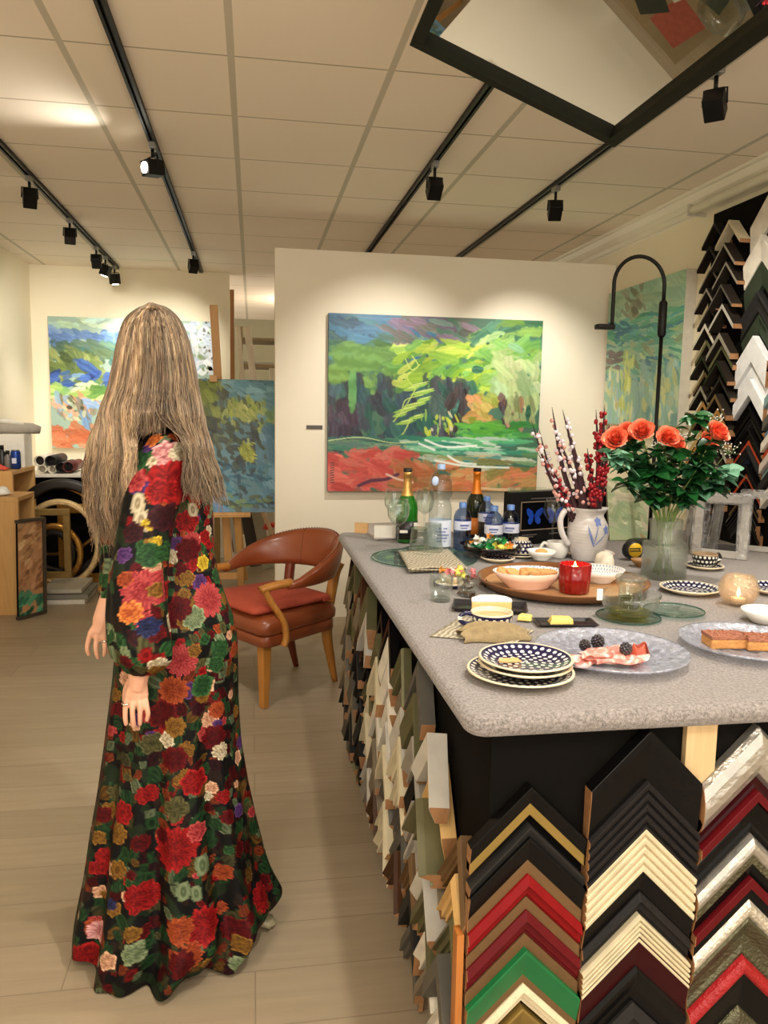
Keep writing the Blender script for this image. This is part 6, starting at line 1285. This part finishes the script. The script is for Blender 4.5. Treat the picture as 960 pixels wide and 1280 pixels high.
for i, (px, py, lab) in enumerate(((893, 523, 'spray of tiny white flowers above the right roses'), (860, 545, 'spray of tiny white flowers between the middle and right roses'), (913, 560, 'spray of tiny white flowers at the right edge of the bouquet'), (820, 560, 'spray of tiny white flowers left of the middle roses'))):
    hp = ony(px, py, vp.y+.03); base_ = Vector((vp.x+rq.uniform(-.03, .03), vp.y+.02, TZ+.012)); t = thing('white_flower_spray', lab, 'flower spray', base_, group='tiny white flower sprays in the vase'); hv = hp-base_
    m = MB(); m.tube(bez([(0, 0, 0), (vp.x-base_.x+(hp.x-vp.x)*.2, vp.y-base_.y, .195), hv*.9+Vector((0, 0, .01)), hv-Vector((0, 0, .02))], 5), .0011, 5); f = MB()
    for j in range(34):
        p = hv+Vector((rq.gauss(0, .018), rq.gauss(0, .018), rq.gauss(0, .012))); m.tube([hv-Vector((0, 0, .02)), p], .0004, 4); f.ball(tuple(p), .0026, 6)
    m.build('stems', M_STEM, t); f.build('blossoms', M_GYP, t)
# --- dotted cup and saucer right of the vase
q = T(880, 711); plate('saucer', 'black and cream polka-dot saucer right of the vase', q, .066, [PK_FR, CRM], None, .012)
cup((q.x, q.y, TZ+.008), 'black polka-dot cup with a brown rim on its saucer, right of the vase', .043, .047, PK_K, mat('brown_rim', (150, 126, 96), .3), 0.15, 'espresso_cup', base=.8)
q = T(862, 741); plate('polka_plate', 'navy polka-dot plate between the vase and the crackle candle glass', q, .088, [PK_F, CRM], None, .016)
q = T(968, 741); plate('polka_plate', 'navy polka-dot plate at the right picture edge behind the crackle glass', q, .088, [PK_F, CRM], None, .016)
cgp = T(922, 757); cg = thing('candle_holder', 'round crackle-glass candle holder with a glowing tealight', 'candle holder', cgp)
MB().lathe([(0, 0), (.022, 0), (.040, .012), (.053, .035), (.054, .052), (.046, .075), (.037, .086), (.034, .086), (.042, .074), (.050, .052), (.048, .034), (.036, .014), (0, .006)], 48).build('bowl', G_CRK, cg)
MB().lathe([(0, .007), (.019, .007), (.019, .022), (0, .02)], 24).build('tealight', mat('tealight_tin', (220, 206, 180), .35), cg)
MB().lathe([(0, .024), (.0035, .028), (.005, .035), (.0025, .045), (0, .052)], 12).build('flame', emit('flame2', (255, 200, 120), 16), cg)
L = bpy.data.lights.new('tealight_glow', 'POINT'); L.energy = .18; L.color = (1, .6, .3); L.shadow_soft_size = .01; lo = bpy.data.objects.new('tealight_glow', L); col.objects.link(lo); lo.parent = cg; lo.location = (0, 0, .04)
# --- glass plates
disc('glass_plate', 'round aqua glass plate in the middle right, empty', T(842, 768), .078, .006, foot=.006)
disc('glass_plate', 'smoky aqua glass plate under the jar of herbal oil', T(785, 773), .082, .005, glass('smoky_aqua', (236, 242, 240), .03, 1.4))
jp2 = T(786, 771, .006); jr = thing('glass_dip_bowl', 'wide clear glass bowl with yellow oil and a clip on its rim', 'bowl', jp2)
MB().lathe([(0, 0), (.040, 0), (.058, .012), (.074, .040), (.078, .062), (.075, .062), (.071, .040), (.055, .014), (0, .004)], 52).build('bowl', G_CLEAR, jr)
MB().lathe([(0, .005), (.050, .006), (.056, .016), (0, .016)], 44).build('oil', glass('oil_yellow', (240, 236, 150), .03, 1.35), jr)
MB().box((-.092, -.004, .045), (-.076, .002, .075)).build('clip', WCER, jr, bevel=.002)
ja = thing('glass_jar', 'lidded clear glass jar standing inside the oil bowl', 'jar', (jp2.x, jp2.y, jp2.z+.018))
MB().lathe([(0, 0), (.026, 0), (.029, .004), (.029, .058), (.036, .064), (.036, .078), (.027, .080), (.026, .06), (.026, .006), (0, .006)], 40).build('body', G_CLEAR, ja)
MB().lathe([(0, .007), (.025, .007), (.025, .034), (0, .034)], 30).build('contents', glass('oil_jar', (214, 206, 150), .05, 1.3), ja)
MB().lathe([(0, .080), (.038, .080), (.040, .084), (.038, .090), (.02, .092), (0, .091)], 36).build('lid', G_TEX, ja)
MB().box((-.004, -.03, .012), (.006, -.027, .05)).build('spoon', mat('steel', (190, 190, 190), .2, metal=1), ja)
def bigplate(label, p, R):
    t = thing('glass_plate', label, 'plate', p)
    MB().lathe([(0, .003), (R*.6, .003), (R*.97, .017), (R, .020), (R, .024), (R*.96, .022), (R*.6, .008), (0, .008)], 72).build('dish', glass('frosty_glass', (236, 239, 244), .2, 1.8, bump=.6, bscale=70, milk=.34, mc=(206, 210, 226)), t)
    MB().lathe([(R*.55, 0), (R*.58, 0), (R*.58, .004), (R*.55, .004)], 60, close=True).build('foot', G_TEX, t); return t
hpx = T(763, 823); bigplate('large frosted glass plate with cured ham and blackberries', hpx, .162)
bigplate('frosted glass plate under the cake slices at the right edge', T(935, 812), .15)
M_HAM = N('cured_ham'); f = M_HAM.noise(22, 4, None, .6, 1.5); M_HAM.set(Base_Color=M_HAM.ramp(f, [(.3, lin((196, 96, 90))), (.5, lin((226, 140, 126))), (.62, lin((240, 206, 190)))]), Roughness=.35, Subsurface_Weight=.1); M_HAM = M_HAM.m
hmx = T(757, 823, .02)
for i, (dx, dy, w_, d_, rz, lab) in enumerate(((-.035, .012, .11, .07, .2, 'pale cured ham slice, left one on the frosted plate'), (.018, -.008, .12, .06, -.15, 'cured ham slice in the middle of the frosted plate'), (.0, .018, .10, .05, .35, 'cured ham slice at the back of the pile on the frosted plate'))):
    o = MB().sheet(lambda u, v, w_=w_, d_=d_, i=i: ((u-.5)*w_*(1-.2*math.sin(7*v+i)), (v-.5)*d_*(1+.25*math.sin(9*u+i*2)), .004+.006*i+.006*abs(math.sin(8*u+3*v+i))*math.sin(PI*v)+.004*math.sin(13*v)), 30, 20, th=.0015).build('ham_slice', M_HAM, loc=(hmx.x+dx, hmx.y+dy, TZ+.0115), rz=rz); tag(o, lab, 'ham', 'ham slices on the frosted plate')
hq = T(800, 817, .02); o = MB().sheet(lambda u, v: (.024*math.cos(u*5)*(1-.4*v), .018*math.sin(u*5)*(1-.4*v), .026*v+.004*math.sin(14*u)), 26, 8, th=.0015).build('ham_slice', mat('ham_dark', (190, 84, 60), .35, var=.2), loc=(hq.x, hq.y, TZ+.014)); tag(o, 'darker curled ham slice right of the front blackberry', 'ham', 'ham slices on the frosted plate')
M_BB = mat('blackberry', (22, 12, 24), .18, Coat_Weight=.8)
for px, py, r_, lab in ((731, 807, .0125, 'blackberry at the left of the ham'), (747, 804, .0150, 'largest blackberry, at the back of the ham'), (782, 817, .0135, 'blackberry lying in front on the ham')):
    m = MB(); p = T(px, py, .03)
    for i in range(46):
        zz = 1-2*(i+.5)/46; a_ = i*2.4; rr_ = math.sqrt(1-zz*zz); m.ball((r_*.78*rr_*math.cos(a_), r_*.78*rr_*math.sin(a_), r_*.85*zz), r_*.27, 8)
    m.ball((0, 0, 0), r_*.8, 10); tag(m.build('blackberry', M_BB, loc=(p.x, p.y, TZ+.0125+r_+(.014 if px == 782 else .006))), lab, 'blackberry', 'blackberries on the frosted plate')
M_CAKE = mat('cake_crumb', (190, 134, 76), .85, var=.35, scale=90, bump=1.0, bscale=110); M_CTOP = mat('cake_topping', (150, 92, 66), .6, var=.45, scale=120, bump=1.0, bscale=140)
for i, (px, py, w_, d_, rz, lab) in enumerate(((900, 806, .085, .055, -.12, 'nut-topped cake slice, left one on the right-hand frosted plate'), (944, 809, .07, .055, -.25, 'nut-topped cake slice, right one on the right-hand frosted plate'))):
    p = T(px, py, .012); t = thing('cake_slice', lab, 'cake', (p.x+.01, p.y, TZ+.0095), rz)
    MB().box((-w_/2, -d_/2, 0), (w_/2, d_/2, .022)).build('crumb', M_CAKE, t, bevel=.004); m = MB(); m.box((-w_/2, -d_/2, .0215), (w_/2, d_/2, .029))
    for j in range(46): m.ball((rq.uniform(-w_/2, w_/2)*.94, rq.uniform(-d_/2, d_/2)*.94, .029), (rq.uniform(.002, .0055),)*2+(.003,), 6)
    m.build('topping', M_CTOP, t, bevel=.002)
t = plate('white_plate', 'plain white plate with a grey centre at the right picture edge', T(957, 778), .062, [WCER, WCER], None, .03)
# --- papers and card at the far left corner
napkin('paper_sheet', 'printed paper leaflets lying on the far left corner of the counter', (T(443, 657), T(498, 655), T(520, 674), T(470, 676)), 2, 'paper', mat('printed_paper', (190, 180, 178), .6, var=.3, scale=60), amp=.001)
tag(MB().box((-.065, -.012, 0), (.065, .0, .058)).build('white_card', mat('white_card', (232, 228, 216), .7), loc=T(487, 674), rz=-.1), 'blank white folded card standing left of the champagne bottle', 'card')
o = MB().box((-.03, -.006, 0), (.03, .006, .045)).build('wood_block', wood('pale_block', (206, 160, 104), (224, 182, 130), 0), loc=(.462, 3.325, TZ+E0), rz=-.5); tag(o, 'small pale wooden block at the far left corner of the counter', 'block')
# --- bent lamp
lp = ony(813.5, 640, 2.95); lp.z = TZ+E0; la = thing('gooseneck_lamp', 'tall thin black lamp with a bent neck rising behind the roses', 'lamp', lp)
zt = ony(812, 378, 2.95).z-lp.z; zb = ony(812, 418, 2.95).z-lp.z; zs = ony(790, 320, 2.95).z-lp.z; hx = ony(765, 405, 2.95)-lp
MB().tube([(0, 0, 0), (0, 0, zb)], .0075, 12).build('pole', M_BLACK, la)
MB().tube([(0, 0, zb-.01), (0, 0, zb), (0, 0, zt), (0, 0, zt+.01)], [.010, .0165, .0165, .010], 14).build('grip', M_BLACK, la)
rx_ = -hx.x/2; MB().tube([(0, 0, zt)]+[(-rx_+rx_*math.cos(PI*i/24), 0, zs-rx_*1.02+rx_*1.02*math.sin(PI*i/24)) for i in range(25)]+[(hx.x, 0, hx.z+.01), (hx.x-.001, 0, hx.z-.005)], .0075, 12).build('neck', M_BLACK, la)
MB().box((-.062, -.02, -.010), (.012, .02, .010)).build('lamp_head', M_BLACK, la, bevel=.006).location = (hx.x-.004, 0, hx.z-.012)
MB().lathe([(0, 0), (.085, 0), (.09, .006), (.085, .014), (.02, .018), (0, .018)], 40).build('base', M_BLACK, la)
# --- wrapped frames at the right
M_FILM = glass('cling_film', (240, 240, 242), .12, 2.2, bump=1.0, bscale=40, milk=.14, mc=(228, 226, 224))
def wrapped(label, p, w_, h, mt, rz, lean_, wd=.028):
    t = thing('picture_frame', label, 'frame', p, rz, group='film-wrapped frames at the right end of the counter'); t.rotation_euler.x = lean_
    m = MB().box((-w_/2, -.008, 0), (w_/2, .008, wd)).box((-w_/2, -.008, h-wd), (w_/2, .008, h)).box((-w_/2, -.008, wd), (-w_/2+wd, .008, h-wd)).box((w_/2-wd, -.008, wd), (w_/2, .008, h-wd)); m.build('frame', mt, t, bevel=.002)
    m = MB()
    for x0, x1, z0, z1 in ((-w_/2-.006, -w_/2+wd+.006, -.0, h+.006), (w_/2-wd-.006, w_/2+.006, -.0, h+.006), (-w_/2, w_/2, h-wd-.006, h+.008)):
        m.box((x0, -.014, z0), (x1, .014, z1))
    m.build('wrapping', M_FILM, t); return t
M_WG = mat('whitened_wood', (172, 168, 160), .5, var=.2, scale=40)
wrapped('pale whitened frame wrapped in clear film, front one at the right end', T(898, 697), .19, .235, M_WG, -.75, -.12)
wrapped('black-brown frame leaning behind the pale wrapped one', T(902, 690), .17, .225, mat('frame_espresso', (36, 30, 26), .5), -.55, -.22, .03)
wrapped('grey wrapped frame behind the vase, left of the other wrapped frames', T(872, 690), .13, .22, mat('frame_grey', (110, 106, 98), .5), -1.1, -.2, .02)
wrapped('large film-wrapped frame at the right picture edge, yellow picture inside', T(950, 690), .16, .235, M_WG, -.7, -.1, .022)
# ================================================================== RIGHT WALL BOARD
bt = MB().box((2.535, 2.3, .55), (2.5595, 4.17, 2.575)).build('display_board', M_DARK); tag(bt, 'black board on the right wall carrying columns of frame corner samples', 'display board')
ra = thing('blind_rail', 'white blind rail running above the black sample board', 'blind rail', (2.47, 3.3, 2.62))
MB().tube([(0, .98, 0), (0, -1.2, 0)], .026, 14).build('roller', M_WHITE, ra)
MB().box((.03, -1.2, -.012), (.085, .98, .03)).build('mounting_rail', M_WHITE, ra, bevel=.003)
MB().box((-.03, .98, -.032), (.085, .99, .032)).build('end_bracket', mat('bracket_grey', (190, 184, 168), .4), ra, bevel=.003)
# (centre along the wall, width, top tip height, list of (drop to next tip, colour, face height, depth, profile))
WC = [
 (4.08, .215, 2.51, 'farthest', [(.125, 'char', .018, .05, 'thin'), (.11, 'char', .018, .05, 'thin'), (.115, 'dgrey', .018, .05, 'thin'), (.095, 'grey', .018, .05, 'thin'), (.095, 'char', .018, .045, 'thin'), (.09, 'offw', .026, .045, 'thin'), (.085, 'olive', .026, .045, 'thin'), (.085, 'black', .02, .05, 'thin'), (.08, 'brown', .026, .045, 'thin'), (.085, 'grey', .026, .045, 'thin'), (.08, 'oak', .03, .045, 'thin'), (.08, 'brown', .03, .045, 'thin'), (.08, 'pine', .04, .045, 'thin'), (.08, 'oak', .03, .045, 'thin'), (.08, 'brown', .03, .045, 'thin'), (.08, 'taupe', .03, .045, 'thin'), (.08, 'grey', .03, .045, 'thin')]),
 (3.88, .22, 2.475, 'second', [(.115, 'cream', .02, .06, 'thin'), (.095, 'grey', .018, .06, 'thin'), (.115, 'grey', .018, .06, 'thin'), (.10, 'dgrey', .016, .06, 'thin'), (.15, 'lgrey', .024, .065, 'thin'), (.06, 'grey', .03, .05, 'thin'), (.085, 'olive', .026, .05, 'thin'), (.085, 'black', .02, .055, 'thin'), (.09, 'char', .02, .05, 'thin'), (.075, 'brown', .026, .05, 'thin'), (.075, 'oak', .034, .05, 'thin'), (.075, 'char', .03, .05, 'thin'), (.085, 'lgrey', .026, .05, 'thin'), (.085, 'grey', .026, .05, 'thin'), (.08, 'taupe', .03, .05, 'thin'), (.08, 'brown', .03, .05, 'thin')]),
 (3.655, .25, 2.545, 'third', [(.19, 'offw', .15, .03, 'bevel'), (.13, 'offw', .12, .034, 'bevel'), (.14, 'dgreen', .11, .04, 'bevel'), (.11, 'char', .10, .036, 'scoop'), (.11, 'dgreen', .10, .036, 'scoop'), (.13, 'white', .13, .036, 'flat'), (.085, 'white', .09, .034, 'flat'), (.085, 'white', .08, .036, 'flat'), (.05, 'black', .05, .036, 'step'), (.05, 'black', .05, .034, 'scoop'), (.06, 'char', .06, .034, 'step'), (.05, 'black', .06, .03, 'scoop'), (.04, 'orange', .035, .034, 'flat'), (.05, 'char', .05, .03, 'step'), (.045, 'navy', .05, .03, 'bevel'), (.05, 'black', .05, .03, 'step'), (.04, 'orange', .02, .034, 'flat'), (.05, 'black', .05, .03, 'scoop'), (.035, 'brown', .016, .034, 'flat'), (.05, 'black', .06, .03, 'step'), (.05, 'char', .06, .034, 'scoop'), (.05, 'black', .06, .03, 'bevel')]),
 (3.405, .25, 2.56, 'nearest visible', [(.15, 'grey', .12, .034, 'bevel'), (.15, 'lgrey', .12, .034, 'bevel'), (.15, 'dgreen', .12, .034, 'bevel'), (.14, 'orange', .10, .034, 'flat'), (.11, 'orange', .08, .034, 'flat'), (.12, 'black', .13, .034, 'step'), (.06, 'lgrey', .05, .034, 'flat'), (.05, 'teal', .05, .034, 'flat'), (.06, 'pinkish', .05, .034, 'flat'), (.06, 'dgrey', .05, .034, 'flat'), (.05, 'blue', .045, .034, 'flat'), (.05, 'offw', .045, .034, 'flat'), (.055, 'orange', .045, .034, 'flat'), (.05, 'pinkish', .045, .034, 'flat'), (.05, 'teal', .045, .034, 'flat'), (.06, 'char', .05, .034, 'flat'), (.06, 'offw', .06, .034, 'flat')])]
for yc, W, z, nm, L in WC:
    for i, (dz, c_, v, dp, pf) in enumerate(L):
        if z < .95: break
        lab = (OD+['twenty-first', 'twenty-second'])[i]
        sample('side', (2.533-(.02 if i % 2 else 0)-(.03 if nm == 'second' else 0), yc, z), W, v, dp, pf, S[c_], f"{NM[c_]} frame corner sample, {lab} in the {nm} column of the black wall board", 'frame corner samples on the wall board', k=1.05)
        z -= dz
# ================================================================== HANGING MIRROR
A_ = Vector((.465, 2.41, 2.541)); B_ = Vector((1.12, 2.41, 2.30)); Lm = 1.25
mr = thing('hanging_mirror', 'large tilted mirror in a dark frame hanging under the ceiling above the counter', 'mirror', (A_+B_)/2)
ux = (B_-A_).normalized(); Wm = (B_-A_).length; uy = Vector((0, -1, 0)); un = ux.cross(uy).normalized()
if un.z > 0: un = -un
Q = Matrix(((ux.x, uy.x, un.x, A_.x-mr.location.x), (ux.y, uy.y, un.y, A_.y-mr.location.y), (ux.z, uy.z, un.z, A_.z-mr.location.z), (0, 0, 0, 1)))
M_MF = mat('mirror_frame', (24, 25, 15), .55, var=.1, Specular_IOR_Level=.15)
fw = .036; dpf = .022
m = MB()
for lo, hi in (((0, 0, -.012), (Wm, fw, dpf)), ((0, Lm-fw, -.012), (Wm, Lm, dpf)), ((0, fw, -.012), (fw, Lm-fw, dpf)), ((Wm-fw, fw, -.012), (Wm, Lm-fw, dpf))): m.box(lo, hi, M=Q)
m.build('frame', M_MF, mr, bevel=.0015)
n = N('mirror_silver'); n.set(Base_Color=(.86, .86, .82), Metallic=1.0, Roughness=.01, Emission_Strength=0.0)
MB().box((fw, fw, -.008), (Wm-fw, Lm-fw, 0), M=Q).build('mirror_glass', n.m, mr)
for a_ in ((.06, .12), (Wm-.06, .12)):
    p = Q @ Vector((a_[0], a_[1], -.012)); MB().tube([p, (p.x, p.y, CZ-mr.location.z-.002)], .003, 6).build('hanging_cord', M_BLACK, mr)

# ================================================================== LOW TABLE BEHIND THE COUNTER (seen in the mirror)
dk = thing('paper_table', 'low table behind the counter covered in prints, seen only in the mirror', 'table', (.96, 3.83, 0))
MB().box((-.36, -.40, .70), (.36, .42, .725)).build('table_top', mat('umber_laminate', (150, 128, 100), .5), dk)
for sx in (-1, 1):
    for sy in (-1, 1): MB().box((sx*.33-.02, sy*.37-.02, 0), (sx*.33+.02, sy*.37+.02, .70)).build('leg', M_DARK, dk)
PAPS = [(.20, .20, .20, .28, .1, (176, 84, 74), 'dark red print'), (.02, .24, .15, .20, .5, (40, 44, 40), 'black and white photo print'), (-.14, .12, .16, .22, -.3, (226, 220, 206), 'white letter sheet'), (.06, -.02, .18, .24, .25, (230, 224, 210), 'cream leaflet'), (.22, -.14, .14, .2, -.2, (60, 66, 58), 'dark green photo print'), (-.2, -.16, .18, .24, .1, (206, 150, 130), 'pink poster sheet'), (.0, -.26, .2, .2, .4, (236, 232, 224), 'blank white sheet'), (-.24, .3, .16, .18, -.1, (120, 96, 70), 'brown folder')]
for i, (x, y, w_, d_, rz, c_, nm) in enumerate(PAPS):
    o = MB().box((-w_/2, -d_/2, 0), (w_/2, d_/2, .0012)).build('print_sheet', mat('print_%d' % i, c_, .6, var=.35, scale=28), loc=(.96+x, 3.83+y, .7252+.0014*i), rz=rz)
    tag(o, nm+' on the low table behind the counter, reflected in the mirror', 'print', 'prints on the low table')
